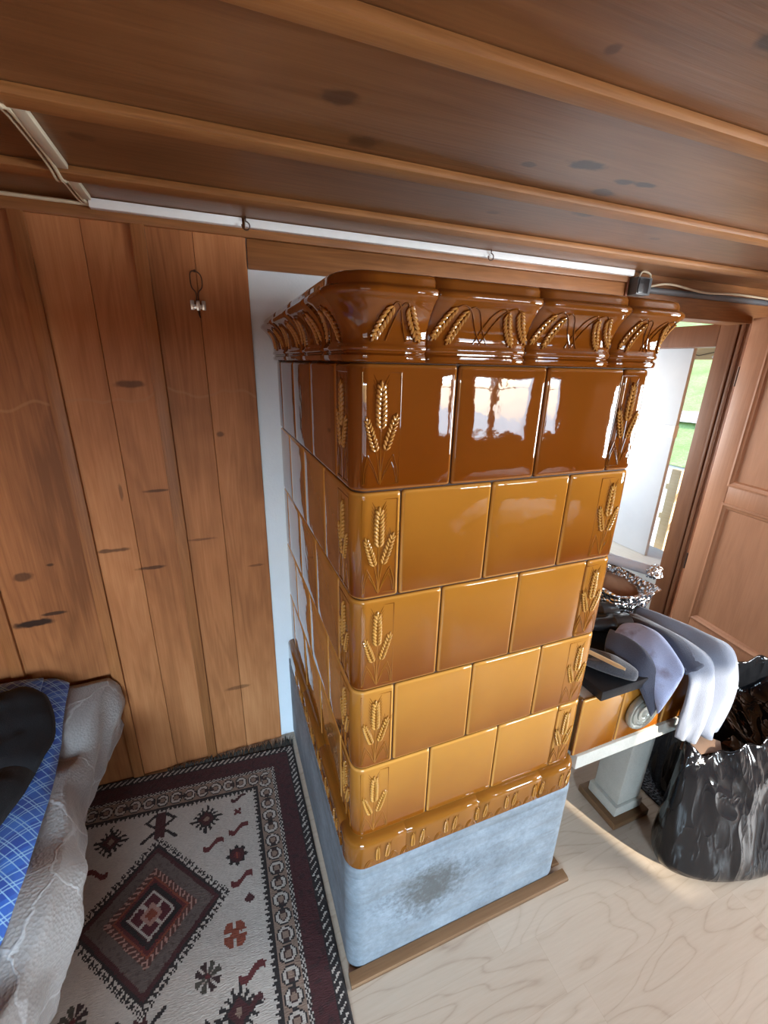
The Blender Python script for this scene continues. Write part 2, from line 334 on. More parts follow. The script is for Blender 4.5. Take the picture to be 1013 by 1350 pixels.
M_iron = plain('dark_wire', (0.10, 0.06, 0.045), 0.4, 0.9)
M_brass = plain('old_brass', (0.55, 0.38, 0.16), 0.35, 1.0)
M_black = plain('black_plastic', (0.018, 0.018, 0.02), 0.28)
M_grey = plain('grey_pipe', (0.12, 0.13, 0.14), 0.4)
M_cable = plain('cream_cable', (0.62, 0.52, 0.36), 0.5)
M_trunk = plain('beige_trunking', (0.62, 0.54, 0.40), 0.5)
# ================================================================== THE SETTING
RXL, RXR, RYF = -2.3, 3.4, -3.0
def struct(o): o['kind'] = 'structure'; return o
bm = bmesh.new(); box(bm, RXL - .1, RXR + .1, RYF - .1, 2.3, -.06, 0.0); struct(obj('floor', bm, M_floor, smooth=False))
# back wall: vertical pine boards on the left, plaster behind the stove
bm = bmesh.new(); edges = [-2.3, -2.05, -1.77, -1.47, -1.20, -0.915, -0.637, -0.50, -0.362, -0.222, -0.073]
for a, b in zip(edges[:-1], edges[1:]): box(bm, a + .0006, b - .0006, YB - .007, YB + .03, 0, 1.96, bev=.0012, seg=1)
wall_back = struct(obj('wall_back', bm, M_wall, smooth=False))
struct(one_box('wall_back_logs', (-2.4, -0.0735, YB + .0305, YB + .12, 0, ZC), M_jamb, None, 0))
bm = bmesh.new(); box(bm, -0.0725, 1.50, YB + .003, YB + .12, 0, ZC)
bmesh.ops.subdivide_edges(bm, edges=bm.edges[:], cuts=1)
pl = struct(obj('wall_back_plaster', bm, M_plaster, smooth=False))
for i, x in enumerate([-2.05, -1.77, -1.47, -1.195, -0.915, -0.637, -0.362]):
    struct(one_box('trim_%d' % (i + 1), (x - .018, x + .018, YB - .021, YB - .007, 0.0, 1.947), M_batten, None, .004))
struct(one_box('trim_8', (-2.3, 1.485, YB - .019, YB + .002, 1.945, 1.985), M_boardx, None, .004))          # moulding under the ceiling
struct(one_box('trim_9', (-0.071, 1.485, YB - .010, YB + .002, 1.862, 1.944), M_boardx, None, .003))        # board above the stove niche
struct(one_box('trim_10', (1.487, 1.50, YB - .015, YB + .002, 1.84, 1.985), M_jamb, None, .002))
# header over the passage and its end wall
struct(one_box('wall_back_header', (1.50, RXR, YB, YB + .12, 1.828, ZC), M_boardx, None, .003))
bm = bmesh.new(); box(bm, XD + .14, RXR, YB, YB + .12, 0, 1.83); struct(obj('wall_back_east', bm, M_wall, smooth=False))
# side walls and window wall (behind the camera)
bm = bmesh.new(); box(bm, RXL - .1, RXL, RYF, YB + .1, 0, ZC); struct(obj('wall_left', bm, M_wall, smooth=False))
bm = bmesh.new(); box(bm, RXR, RXR + .1, RYF, -2.0, 0, ZC); box(bm, RXR, RXR + .1, -.9, YB + .1, 0, ZC); box(bm, RXR, RXR + .1, -2.0, -.9, 0, .75); box(bm, RXR, RXR + .1, -2.0, -.9, 1.6, ZC); struct(obj('wall_right', bm, M_wall, smooth=False))
WINS = [(1.83, 3.00, 0.90, 1.76), (-1.65, -0.30, 0.72, 1.62)]
bm = bmesh.new()
xs_ = [RXL] + sorted([w for q in WINS for w in q[:2]]) + [RXR]
for a, b in zip(xs_[:-1], xs_[1:]):
    w = next((q for q in WINS if abs(q[0] - a) < 1e-6), None)
    if w: box(bm, a, b, RYF - .1, RYF, 0, w[2]); box(bm, a, b, RYF - .1, RYF, w[3], ZC)
    else: box(bm, a, b, RYF - .1, RYF, 0, ZC)
struct(obj('wall_front', bm, M_wall, smooth=False))
for i, (a, b, c0, d0) in enumerate(WINS):
    bm = bmesh.new(); mX = (a + b) / 2; y0, y1 = RYF - .09, RYF - .03
    box(bm, a, a + .035, y0, y1, c0, d0, .004); box(bm, b - .035, b, y0, y1, c0, d0, .004); box(bm, a + .036, b - .036, y0, y1, c0, c0 + .04, .004); box(bm, a + .036, b - .036, y0, y1, d0 - .035, d0, .004)
    box(bm, mX - .04, mX + .04, y0, y1, c0 + .041, d0 - .036, .004); box(bm, a + .036, mX - .041, y0 + .01, y1 - .01, c0 + (d0 - c0) * .62, c0 + (d0 - c0) * .62 + .022, .003); box(bm, mX + .041, b - .036, y0 + .01, y1 - .01, c0 + (d0 - c0) * .62, c0 + (d0 - c0) * .62 + .022, .003)
    struct(obj('window_%d' % (i + 1), bm, M_door))
bm = bmesh.new(); x0, x1 = RXR + .03, RXR + .09
for (y0, y1, z0, z1) in ((-2.0, -1.965, .75, 1.6), (-.935, -.9, .75, 1.6), (-1.964, -.936, .75, .79), (-1.964, -.936, 1.565, 1.6), (-1.48, -1.42, .791, 1.564)): box(bm, x0, x1, y0, y1, z0, z1, .004)
struct(obj('window_3', bm, M_door))  # window added out of view to carry the lamp for the right ceiling
# ceiling boards along x, split by battens
bm = bmesh.new(); ys = [-3.1, -2.6, -2.1, -1.6, -1.1, -0.52, -0.05, 0.31, 0.635, 0.98, 1.4, 1.9, 2.3]
for a, b in zip(ys[:-1], ys[1:]): box(bm, RXL - .1, RXR + .1, a + .0005, b - .0005, ZC, ZC + .03)
struct(obj('ceiling', bm, M_ceil, smooth=False))
for i, (y, w) in enumerate([(-2.1, .05), (-1.6, .05), (-1.1, .05), (-.52, .05), (-.05, .040), (.312, .052), (.635, .056)]):
    t_ = struct(one_box('trim_%d' % (20 + i), (RXL, RXR, y - w / 2, y + w / 2, ZC - .018, ZC - .0005), M_battenx, None, .006))
# passage behind the header: frame of the way out to the garden
bm = bmesh.new(); box(bm, XD + .02, XD + .13, YB + .15, 1.98, 0.0, 0.29); box(bm, XD + .02, XD + .13, 1.93, 2.2, .29, ZC); box(bm, XD + .02, XD + .13, YB + .15, 1.93, 1.885, ZC)
struct(obj('wall_passage', bm, M_plaster_hall, smooth=False))
bm = bmesh.new(); box(bm, 1.40, 1.55, 2.2, 2.3, 0, ZC); box(bm, 2.35, XD + .13, 2.2, 2.3, 0, ZC); box(bm, 1.55, 2.35, 2.2, 2.3, 0, .8); box(bm, 1.55, 2.35, 2.2, 2.3, 1.65, ZC); struct(obj('wall_passage_end', bm, M_plaster_hall, smooth=False))  # opening in this unseen wall is made to let the added lamp in
bm = bmesh.new(); box(bm, 1.40, 1.50, YB + .125, 2.2, 0, ZC); struct(obj('wall_passage_west', bm, M_plaster_hall, smooth=False))
bm = bmesh.new(); box(bm, XD, XD + .14, YB + .005, 1.010, 0, 1.838, .004)
jam = struct(obj('trim_30', bm, M_jamb))
bm = bmesh.new(); box(bm, XD - .010, XD + .001, .880, .898, 0, 1.838, .004); box(bm, XD - .010, XD + .001, .908, .922, 0, 1.838, .004); struct(obj('trim_31', bm, M_jamb))
bm = bmesh.new(); box(bm, XD, XD + .14, 1.0105, 1.93, 1.722, 1.838, .004); struct(obj('trim_32', bm, M_jamb))
bm = bmesh.new(); box(bm, XD + .01, XD + .42, 1.0, 1.99, 0.290, 0.318, .004); struct(obj('trim_33', bm, M_weather))
bm = bmesh.new(); box(bm, 1.24, 2.36, -.10, 2.18, .0005, .009, .003); tag(obj('floor_mat', bm, M_mat), 'dark ribbed floor mat under and behind the black bin bag', 'mat')
# open panelled door leaf, hinged at the jamb
hx, hy = 2.396, .842; ang = math.atan2(-.61, -.095)
door = struct(thing('door_1', None, None, (hx, hy, 0), ang))
if 'label' in door: del door['label']
# local x along the leaf from the hinge, local y = thickness (visible side is -y), z up
DWd, DH0, DH1 = .80, .035, 1.852
def door_part(name, dims, mat=M_door, bev=.004):
    o = one_box(name, dims, mat, door, bev); return o
yA, yB_ = -.018, .018
door_part('stile', (0, .118, yA, yB_, DH0, DH1)); door_part('stile', (DWd - .118, DWd, yA, yB_, DH0, DH1))
door_part('bottom_rail', (.119, DWd - .119, yA, yB_, DH0, .185)); door_part('lock_rail', (.119, DWd - .119, yA, yB_, .905, 1.010)); door_part('top_rail', (.119, DWd - .119, yA, yB_, 1.735, DH1))
for (z0, z1) in ((.186, .904), (1.011, 1.734)):
    bm = bmesh.new(); box(bm, .119, DWd - .119, -.006, .006, z0, z1); pn = obj('door_panel', bm, M_door, door, smooth=False)
    bm = bmesh.new()
    for sgn in (-1, 1):
        pr = [(0, sgn * .006), (0, sgn * .0225), (-.010, sgn * .0235), (-.018, sgn * .018), (-.026, sgn * .016), (-.034, sgn * .0065)]
        rect = [(.112, z0 - .007), (DWd - .112, z0 - .007), (DWd - .112, z1 + .007), (.112, z1 + .007)]
        cx, cz = DWd / 2, (z0 + z1) / 2; secs = []
        for (rx, rz) in rect + rect[:1]:
            sx = 1 if rx > cx else -1; sz = 1 if rz > cz else -1
            secs.append([Vector((rx + sx * q[0], q[1], rz + sz * q[0])) for q in pr])
        loft(bm, secs, closed=True, cap=False)
    obj('panel_moulding', bm, M_door, door, angle=25)
bm = bmesh.new()
for z in (.45, 1.52): tube(bm, [(-.006, -.012, z), (-.006, -.012, z + .10)], .007, 10)
obj('hinge', bm, M_iron, door)
# ------------------------------------------------------------------ outside
bm = bmesh.new(); box(bm, -12, 12, -30, -3.2, -.5, -.40); tag(obj('ground_front', bm, plain('pale_yard', (0.62, 0.62, 0.60), 0.9), smooth=False), kind='structure')
k = N('meadow'); v = k.coord(); a = k.noise(v, 1.6, 5, 0.6); b = k.noise(v, 26, 6, 0.75)
k.col(k.ramp(k.math('ADD', k.math('MULTIPLY', a, 0.5), k.math('MULTIPLY', b, 0.5)), [(0.3, (0.22, 0.40, 0.09)), (0.5, (0.42, 0.62, 0.22)), (0.7, (0.66, 0.80, 0.42))])); k.set(rough=0.9); k.nrm(k.bump(b, 0.8, 0.08)); M_grass = k.m
def hill(x): return .1 + .35 * (x - 5)
bm = bmesh.new(); nx, ny = 26, 30; G = []
for i in range(nx + 1):
    x = 5.69 + 14 * i / nx; G.append([bm.verts.new((x, -4 + 24 * q / ny, hill(x) + .05 * nz(x * .9, q * .5))) for q in range(ny + 1)])
for i in range(nx):
    for q in range(ny): bm.faces.new((G[i][q], G[i + 1][q], G[i + 1][q + 1], G[i][q + 1]))
tag(obj('lawn', bm, M_grass), kind='structure')
k = N('pale_gravel'); v = k.coord(); a = k.noise(v, 9, 6, 0.7); k.col(k.ramp(a, [(0.3, (0.50, 0.49, 0.46)), (0.6, (0.74, 0.73, 0.70))])); k.set(rough=0.9); M_gravel = k.m
bm = bmesh.new(); loft(bm, [[Vector((2.55, y_, -.02)), Vector((4.6, y_, -.02)), Vector((5.2, y_, .10)), Vector((5.75, y_, hill(5.75) - .01))] for y_ in (-4, 16)], closed=False); tag(obj('ground_outside', bm, M_gravel, smooth=False), kind='structure')
bm = bmesh.new(); secs = []
for q in range(31):
    y = -4 + 24 * q / 30; secs.append([Vector((x, y, hill(x) + .05 * nz(x * .9, q) + .05)) for x in (6.86, 7.28)])
loft(bm, secs, closed=False); tag(obj('path_outside', bm, M_gravel), kind='structure')
k = N('pale_grey_paint'); v = k.coord(); a = k.noise(v, 5, 5, 0.6); k.col(k.mix(a, (0.60, 0.62, 0.66), (0.74, 0.75, 0.78))); k.set(rough=0.7); M_post = k.m
post = thing('porch_post', 'pale grey porch post with a white band outside the open way', 'post', (2.66, 1.60, 0))
bm = bmesh.new(); box(bm, -.06, -.03, -.335, .30, .319, 1.80, .004); obj('post_shaft', bm, M_post, post)
bm = bmesh.new(); box(bm, -.066, -.026, -.337, .301, 1.170, 1.250, .002); obj('band', bm, M_white, post)
bm = bmesh.new(); box(bm, 3.16, 3.26, .2, 3.6, 1.672, 1.80, .006); tag(obj('porch_beam', bm, M_pale), 'pale wooden porch beam above the garden view', 'beam')
fl_ = thing('string_lights', 'thin string of small lights along the porch beam', 'string lights', (3.15, 1.6, 1.72))
bm = bmesh.new(); tube(bm, [(0, y * .1, -.02 * math.cos(y * 1.6) - .0) for y in range(-6, 8)], .003, 5); obj('wire', bm, M_iron, fl_)
for i in range(7):
    bm = bmesh.new(); ellip(bm, (-.004, -.45 + .17 * i, -.03), (.009, .012, .009)); obj('bulb', bm, M_white, fl_)
fp = thing('garden_railing', 'pale wooden railing post with short rails in the garden', 'railing', (3.42, 1.72, 0))
bm = bmesh.new(); box(bm, -.03, .03, -.05, .035, -.02, .80, .004); obj('railing_post', bm, M_pale, fp)
for z in (.33, .60):
    bm = bmesh.new(); box(bm, .031, .06, -.5, .10, z, z + .05, .004); obj('rail', bm, M_pale, fp)
for i in range(4):
    bm = bmesh.new(); box(bm, 2.83 + .13 * i, 2.95 + .13 * i, 1.0, 3.2, -.015, .03 + .0, .004)
    tag(obj('deck_board', bm, M_weather), 'bleached deck board outside the door opening', 'board', 'deck boards outside the opening')
# ================================================================== TILED STOVE
stove = thing('tiled_stove', 'tall amber glazed tiled stove with wheat reliefs on a grey concrete base', 'stove', (0, 0, 0))
RC = .030
def P(s, off=0.0, z=0.0, r=RC):
    """point on the stove's round-cornered outline: s<0 left side, 0..SW front, >SW right side"""
    if s <= -r: return Vector((-off, -s, z))
    if s < r:
        t = (s + r) / (2 * r) * PI / 2; return Vector((r - (r + off) * math.cos(t), r - (r + off) * math.sin(t), z))
    if s <= SW - r: return Vector((s, -off, z))
    if s < SW + r:
        t = (s - SW + r) / (2 * r) * PI / 2; return Vector((SW - r + (r + off) * math.sin(t), r - (r + off) * math.cos(t), z))
    return Vector((SW + off, s - SW, z))
def tile(bm, s0, s1, z0, z1, dep=.0075, e=.0085, off=0.0):
    g = .0008; s0 += g; s1 -= g; z0 += g; z1 -= g
    base = [0, .06, .14, .25, .38, .55, .75, 1.0]
    def samples(a, b, corners=()):
        L = [a + e * q for q in base] + [b - e * q for q in base[::-1]]
        n = max(2, int((b - a - 2 * e) / .03)); L += [a + e + (b - a - 2 * e) * i / n for i in range(1, n)]
        for c in corners:
            if a < c - RC + .001 and b > c + RC - .001: L += [c - RC + 2 * RC * i / 12 for i in range(13)]
        L = sorted(L); out = [L[0]]
        for q in L[1:]:
            if q - out[-1] > 1e-4: out.append(q)
        return out
    S = samples(s0, s1, (0.0, SW)); Z = samples(z0, z1)
    def fall(q, a, b):
        d = min(q - a, b - q) / e
        return 0 if d >= 1 else 1 - math.sqrt(max(0, 1 - (1 - d) ** 2))
    def pil(q, a, b): t = (q - a) / (b - a); return 4 * t * (1 - t)
    lay = bm.verts.layers.float.get('rim') or bm.verts.layers.float.new('rim'); V = []
    for s in S:
        V.append([])
        for z in Z:
            q = min(1, fall(s, s0, s1) + fall(z, z0, z1)); v_ = bm.verts.new(P(s, off - dep * q + .0012 * pil(s, s0, s1) * pil(z, z0, z1), z)); v_[lay] = q; V[-1].append(v_)
    for i in range(len(S) - 1):
        for j_ in range(len(Z) - 1): bm.faces.new((V[i][j_], V[i + 1][j_], V[i + 1][j_ + 1], V[i][j_ + 1]))
def kernel(bm, M, a, b, ang, ln=.0115, wd=.0036, ht=.0046, h0=.0004):
    R = Matrix.Rotation(ang, 3, 'Z'); ellip(bm, (a, b, h0), (wd, ln / 2, ht), M, 7, 5, R)
def ear(bm, M, p0, p1, n=10, wd=.0075, k=1.0, awn=True):
    """ear of wheat from foot p0 to tip p1, in the relief plane (a, b)"""
    p0 = Vector((*p0, 0)); p1 = Vector((*p1, 0)); d = p1 - p0; L = d.length; d.normalize(); nrm_ = Vector((-d.y, d.x, 0)); ang = math.atan2(d.y, d.x) - PI / 2
    for i in range(n):
        t = i / (n - 1); c = p0 + d * L * t; w = wd * (0.65 + 0.5 * math.sin(PI * min(1, .25 + t * .7)))
        for sg in (-1, 1):
            q = c + nrm_ * sg * w * .44
            kernel(bm, M, q.x, q.y, ang + sg * .62, .0130 * k, .0032 * k, .0044 * k)
            if awn and i % 1 == 0:
                e0 = q + d * .005 * k + nrm_ * sg * .002 * k; e1 = e0 + d * .012 * k + nrm_ * sg * .006 * k
                tube(bm, [(e0.x, e0.y, .0006), (e1.x, e1.y, .0003)], [.0008 * k, .0003 * k], 4, True, M)
    kernel(bm, M, p1.x + d.x * .005, p1.y + d.y * .005, ang, .013 * k, .003 * k, .0038 * k)
def stroke(bm, M, pts, r=.0016, sub=5, h=.0002):
    pts = catmull([(p[0], p[1], h) for p in pts], sub) if len(pts) > 2 else [Vector((p[0], p[1], h)) for p in pts]
    tube(bm, pts, r, 6, True, M)
def wheat_panel(bm, M, h=H):
    """framed bunch of three ears, a 0..0.10, b 0..h"""
    f0, f1, g0, g1 = .014, .086, .014, .205
    for pts in (((f0, g0), (f0, g1)), ((f1, g0), (f1, g1)), ((f0, g1), (f1, g1)), ((f0, g0), (f1, g0))): stroke(bm, M, pts, .0011)
    m_ = .050
    stroke(bm, M, [(m_, .014), (m_, .06), (m_, .115)], .0017)
    stroke(bm, M, [(m_ - .001, .018), (m_ - .003, .045), (m_ - .009, .078)], .0015); stroke(bm, M, [(m_ + .001, .018), (m_ + .003, .045), (m_ + .009, .080)], .0015)
    ear(bm, M, (m_, .118), (m_, .180), 9, .0115, 1.25); ear(bm, M, (m_ - .010, .078), (m_ - .0255, .124), 8, .0088, 1.02); ear(bm, M, (m_ + .010, .080), (m_ + .0265, .129), 8, .0088, 1.02)
    for sg in (-1, 1):
        x = lambda q: m_ + sg * q
        stroke(bm, M, [(x(.033), .016), (x(.032), .040), (x(.024), .068)], .0014); stroke(bm, M, [(x(.024), .068), (x(.012), .045), (x(.002), .016)], .0014)
        stroke(bm, M, [(x(.031), .016), (x(.028), .036), (x(.021), .054)], .0011); stroke(bm, M, [(x(.021), .054), (x(.011), .036), (x(.003), .018)], .0011)
# core that carries the tiles and shows in the joints
bm = bmesh.new(); secs = []
SS = [-SD] + [-RC + 2 * RC * i / 8 for i in range(9)] + [SW - RC + 2 * RC * i / 8 for i in range(9)] + [SW + SD]
for z in (.49, 1.60): secs.append([P(s, -.0062, z) for s in SS])
loft(bm, secs, closed=False); obj('joint_core', bm, M_mortar, stove, angle=30)
ODD = [-.862, -.782, -.557, -.332, .0, .1955, .3925, .594]; EVEN = [-.862, -.67, -.445, -.22, 0, .0945, .2935, .494]
for r_ in range(5):
    zb = Z0 - (r_ + 1) * H; bm = bmesh.new(); odd = r_ % 2 == 0
    left = [-.862, -.782, -.557, -.332, -.111] if odd else [-.862, -.67, -.445, -.22]
    front = [.1955, .3925, .592] if odd else [.0945, .2935, .494]
    js = left + front; right = [.800, 1.025, 1.25, 1.538] if odd else [.90, 1.12, 1.34, 1.538]
    js = js + right
    for a, b in zip(js[:-1], js[1:]): tile(bm, a, b, 0, H)
    co = obj('tile_course', bm, M_glaze_least_lit if r_ == 0 else (M_glaze_less_lit if r_ < 3 else M_glaze), stove, (0, 0, zb), angle=60)
    for (fn) in ((lambda a: .0 + a), (lambda a: -(a + .012)), (lambda a: SW - .0035 - a)):
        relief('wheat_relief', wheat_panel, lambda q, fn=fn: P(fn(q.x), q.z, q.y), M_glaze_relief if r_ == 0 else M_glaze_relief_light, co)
# cornice: profile swept along the outline
prof = [(.000, 0), (.009, .002), (.0105, .006), (.0105, .011), (.006, .0145), (.006, .0165), (.010, .019), (.0115, .023), (.0095, .027), (.008, .030), (.0085, .040), (.011, .052), (.0155, .064), (.0225, .076), (.031, .086), (.038, .0925), (.0425, .0955), (.045, .099), (.045, .104), (.042, .1075), (.036, .1095), (.0335, .1125), (.0325, .120), (.029, .1255), (.022, .1285), (.0, .129), (-.06, .129)]
bm = bmesh.new(); secs = []
pieces = [-.862, -.60, -.36, -.15, .125, .325, .530, SW + .15, SW + SD]
for a, b in zip(pieces[:-1], pieces[1:]):
    L = [a, a + .003] + [q for q in SS[1:-1] if a + .004 < q < b - .004] + [b - .003, b]; L += [a + (b - a) * i / 6 for i in range(1, 6)]; L = sorted(set(L))
    secs = [[P(s, o - (.0025 if s in (a, b) and 0 < i < len(prof) - 1 else 0), z) for i, (o, z) in enumerate(prof)] for s in L]
    loft(bm, secs, closed=False)
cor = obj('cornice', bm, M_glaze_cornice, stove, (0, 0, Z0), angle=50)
bm = bmesh.new(); bm.faces.new([bm.verts.new(P(s, -.055, .1285)) for s in SS]); obj('top_plate', bm, M_mortar, stove, (0, 0, Z0))
def cor_map(s_of):
    bb = [(o, z) for (o, z) in prof if .030 <= z <= .0935]
    def f(q):
        t = max(0, min(.999, q.y / .07)) * (len(bb) - 1); i = int(t); u = t - i
        o = bb[i][0] * (1 - u) + bb[i + 1][0] * u; z = bb[i][1] * (1 - u) + bb[i + 1][1] * u
        return P(s_of(q.x), o + q.z * .9, z - q.z * .3)
    return f
def cor_single(bm, M):   # one ear each side of an A of stalks
    for sg in (-1, 1):
        ear(bm, M, (sg * .016, .049), (sg * .037, .012), 7, .0090, 1.1, False)
        stroke(bm, M, [(sg * .014, .052), (sg * .009, .060), (0, .052), (-sg * .010, .026), (-sg * .018, .004)], .0016)
def cor_double(bm, M):   # two ears each side, crossing stalks
    for sg in (-1, 1):
        ear(bm, M, (sg * .040, .050), (sg * .062, .010), 8, .0082, 1.05, False); ear(bm, M, (sg * .064, .054), (sg * .090, .016), 8, .0082, 1.05, False)
        stroke(bm, M, [(sg * .039, .052), (sg * .030, .062), (sg * .014, .052), (-sg * .004, .022), (-sg * .014, .004)], .0014)
        stroke(bm, M, [(sg * .063, .056), (sg * .050, .065), (sg * .030, .052), (sg * .010, .022), (-sg * .002, .004)], .0014)
sets = [(cor_single, cor_map(lambda a: .070 + a)), (cor_single, cor_map(lambda a: -.085 + a))]
for s0 in (.227, .428, .620): sets.append((cor_double, cor_map(lambda a, s0=s0: s0 + a * (1.0 if s0 < .6 else .74))))
for s0 in (-.26, -.48, -.72): sets.append((cor_double, cor_map(lambda a, s0=s0: s0 + a)))
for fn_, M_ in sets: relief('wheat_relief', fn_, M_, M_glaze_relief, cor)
# plinth course under the tiles
prof = [(.018, 0), (.0185, .004), (.0185, .066), (.0175, .074), (.014, .080), (.008, .0835), (.003, .0845), (-.010, .0865)]
bm = bmesh.new(); pieces = [-.862, -.55, -.30, -.06, .133, .345, .555, SW + .3, SW + SD]
for a, b in zip(pieces[:-1], pieces[1:]):
    L = sorted(set([a, a + .0015] + [q for q in SS[1:-1] if a + .002 < q < b - .002] + [b - .0015, b] + [a + (b - a) * i / 5 for i in range(1, 5)]))
    loft(bm, [[P(s, o - (.0015 if s in (a, b) else 0), z) for (o, z) in prof] for s in L], closed=False)
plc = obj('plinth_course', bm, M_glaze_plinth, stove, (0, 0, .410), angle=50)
def plinth_motif(bm, M):
    for sg in (-1, 1):
        ear(bm, M, (sg * .012, .022), (sg * .014 + .002, .056), 7, .0062, .78, True); stroke(bm, M, [(sg * .007, .003), (sg * .009, .012), (sg * .012, .022)], .0012)
        stroke(bm, M, [(sg * .016, .003), (sg * .022, .018), (sg * .031, .026), (sg * .040, .018), (sg * .044, .003)], .0011); stroke(bm, M, [(sg * .021, .003), (sg * .026, .014), (sg * .031, .020), (sg * .037, .012), (sg * .039, .003)], .0009)
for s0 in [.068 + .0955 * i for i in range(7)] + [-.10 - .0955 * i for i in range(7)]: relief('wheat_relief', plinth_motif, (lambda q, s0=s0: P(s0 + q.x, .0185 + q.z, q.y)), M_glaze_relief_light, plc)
# concrete base with a flat block below and oak quadrant at the floor
bm = bmesh.new(); secs = []
for (o, z) in [(.012, 0.0), (.0165, .003), (.0185, .02), (.0195, .372), (.0180, .374), (.0180, .377), (.0195, .379), (.0195, .398), (.018, .404), (.012, .409), (-.02, .4095)]:
    secs.append([P(s, o, z, .022) for s in SS])
loft(bm, secs, closed=False); obj('concrete_base', bm, M_concrete, stove, angle=40)
def quadrant(name, p0, p1, out, parent, h=.016, w=.030):
    bm = bmesh.new(); p0 = Vector(p0); p1 = Vector(p1); out = Vector(out); d = (p1 - p0).normalized()
    pr = [(0, 0), (w, 0), (w, h * .45), (w * .9, h * .75), (w * .7, h * .92), (.0, h)]
    loft(bm, [[p0 + out * a + Vector((0, 0, b)) for a, b in pr], [p1 + out * a + Vector((0, 0, b)) for a, b in pr]])
    bmesh.ops.recalc_face_normals(bm, faces=bm.faces[:]); return obj(name, bm, M_oak, parent, angle=30)
quadrant('floor_trim', (-.022, -.0197, .0003), (SW + .045, -.0197, .0003), (0, -1, 0), stove)
quadrant('floor_trim', (SW + .0197, .0, .0003), (SW + .0197, YB - .002, .0003), (1, 0, 0), stove)
# ================================================================== STOVE BENCH
bench = thing('stove_bench', 'tiled stove bench with black stone top and concrete leg', 'bench', (0, 0, 0))
bm = bmesh.new(); js = [.679, .845, 1.046, 1.232]
def btile(bm, a, b, z0, z1):
    e = .008; g = .0008; a += g; b -= g
    S = [a, a + .002, a + .005, a + e, (a + b) / 2, b - e, b - .005, b - .002, b]; Z = [z0, z0 + .002, z0 + .005, z0 + e, (z0 + z1) / 2, z1 - e, z1 - .005, z1 - .002, z1]
    f = lambda q, u, v: 0 if min(q - u, v - q) >= e - 1e-6 else 1 - math.sqrt(max(0, 1 - (1 - min(q - u, v - q) / e) ** 2))
    lay = bm.verts.layers.float.get('rim') or bm.verts.layers.float.new('rim'); V = []
    for s in S:
        V.append([])
        for z in Z:
            q = min(1, f(s, a, b) + f(z, z0, z1)); v_ = bm.verts.new((s, .007 * q, z)); v_[lay] = q; V[-1].append(v_)
    for i in range(8):
        for q in range(8): bm.faces.new((V[i][q], V[i + 1][q], V[i + 1][q + 1], V[i][q + 1]))
for a, b in zip(js[:-1], js[1:]): btile(bm, a, b, 0, .208)
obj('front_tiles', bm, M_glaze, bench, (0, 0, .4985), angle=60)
bm = bmesh.new(); box(bm, .690, 1.232, .0072, YB - .002, .4985, .705); obj('carcass', bm, M_concrete_pale, bench, smooth=False)
bm = bmesh.new(); box(bm, .697, 1.236, -.004, YB - .002, .446, .497, .004); obj('concrete_beam', bm, M_concrete_pale, bench)
bm = bmesh.new(); box(bm, .722, 1.248, -.018, YB - .002, .7075, .740, .004); obj('stone_top', bm, M_slate, bench)
bm = bmesh.new(); box(bm, 1.015, 1.150, .040, .165, .030, .075, .006); box(bm, 1.028, 1.140, .048, .155, .0755, .4455, .006); obj('leg', bm, M_concrete_pale, bench)
bm = bmesh.new(); box(bm, .995, 1.170, .018, .190, .0003, .0295, .005); obj('leg_plate', bm, M_oak, bench)
cap = lambda q: Vector((.926 + q.x, -.0035 - q.z, .602 + q.y))
bm = bmesh.new(); lathe(bm, [(.0, 0), (.062, 0), (.064, .004), (.063, .012), (.060, .016), (.056, .0165), (.054, .013), (.049, .012), (.047, .016), (.040, .018), (.038, .0145), (.030, .015), (.028, .0185), (.018, .019), (.016, .017), (.006, .022), (.001, .0225)], 40, cap)
bmesh.ops.recalc_face_normals(bm, faces=bm.faces[:]); obj('flue_cap', bm, plain('grey_enamel', (0.42, 0.44, 0.40), 0.22, 0.55), bench)
# ------------------------------------------------------------------ things on the bench
ZT = .7405
k = N('aluminium_foil'); v = k.coord(); vo = k.n('TexVoronoi'); vo.inputs['Scale'].default_value = 70; k.l(v, vo.inputs['Vector']); vo2 = k.n('TexVoronoi'); vo2.inputs['Scale'].default_value = 28; k.l(v, vo2.inputs['Vector'])
k.set(color=(0.86, 0.89, 0.93), rough=0.20, metal=1.0); k.nrm(k.bump(k.math('ADD', vo.outputs['Distance'], vo2.outputs['Distance']), 0.9, 0.012)); M_foil = k.m
tray = thing('foil_tray', 'crumpled aluminium foil tray with brown food on the bench', 'tray', (1.10, .33, ZT))
bm = bmesh.new(); secs = []
ring_def = [(.075, .100, 0.0), (.078, .105, .004), (.088, .120, .06), (.098, .135, .118), (.108, .145, .125), (.100, .138, .128), (.092, .128, .112), (.084, .118, .085)]
for (rx, ry, z) in ring_def:
    ring = []
    for i in range(44):
        t = 2 * PI * i / 44; c, s = math.cos(t), math.sin(t); e_ = .35
        x = rx * math.copysign(abs(c) ** e_, c); y = ry * math.copysign(abs(s) ** e_, s); w = .007 * nz(x * 40 + 3, y * 40, z * 50) if z > .001 else 0
        ring.append(Vector((x * (1 + w * 6), y * (1 + w * 6), z + (w if z > .01 else 0))))
    secs.append(ring)
loft(bm, secs); obj('foil_shell', bm, M_foil, tray, angle=25)
bm = bmesh.new(); ellip(bm, (0, 0, .098), (.076, .110, .022), None, 22, 12)
for v_ in bm.verts: v_.co += Vector((0, 0, .012 * nz(v_.co.x * 45, v_.co.y * 45, 2)))
obj('food', bm, plain('brown_crust', (0.23, 0.115, 0.06), 0.7), tray)
bm = bmesh.new(); tube(bm, catmull([(1.06, .62, ZT + .150), (1.12, .50, ZT + .149), (1.195, .345, ZT + .148)], 6), .021, 16)
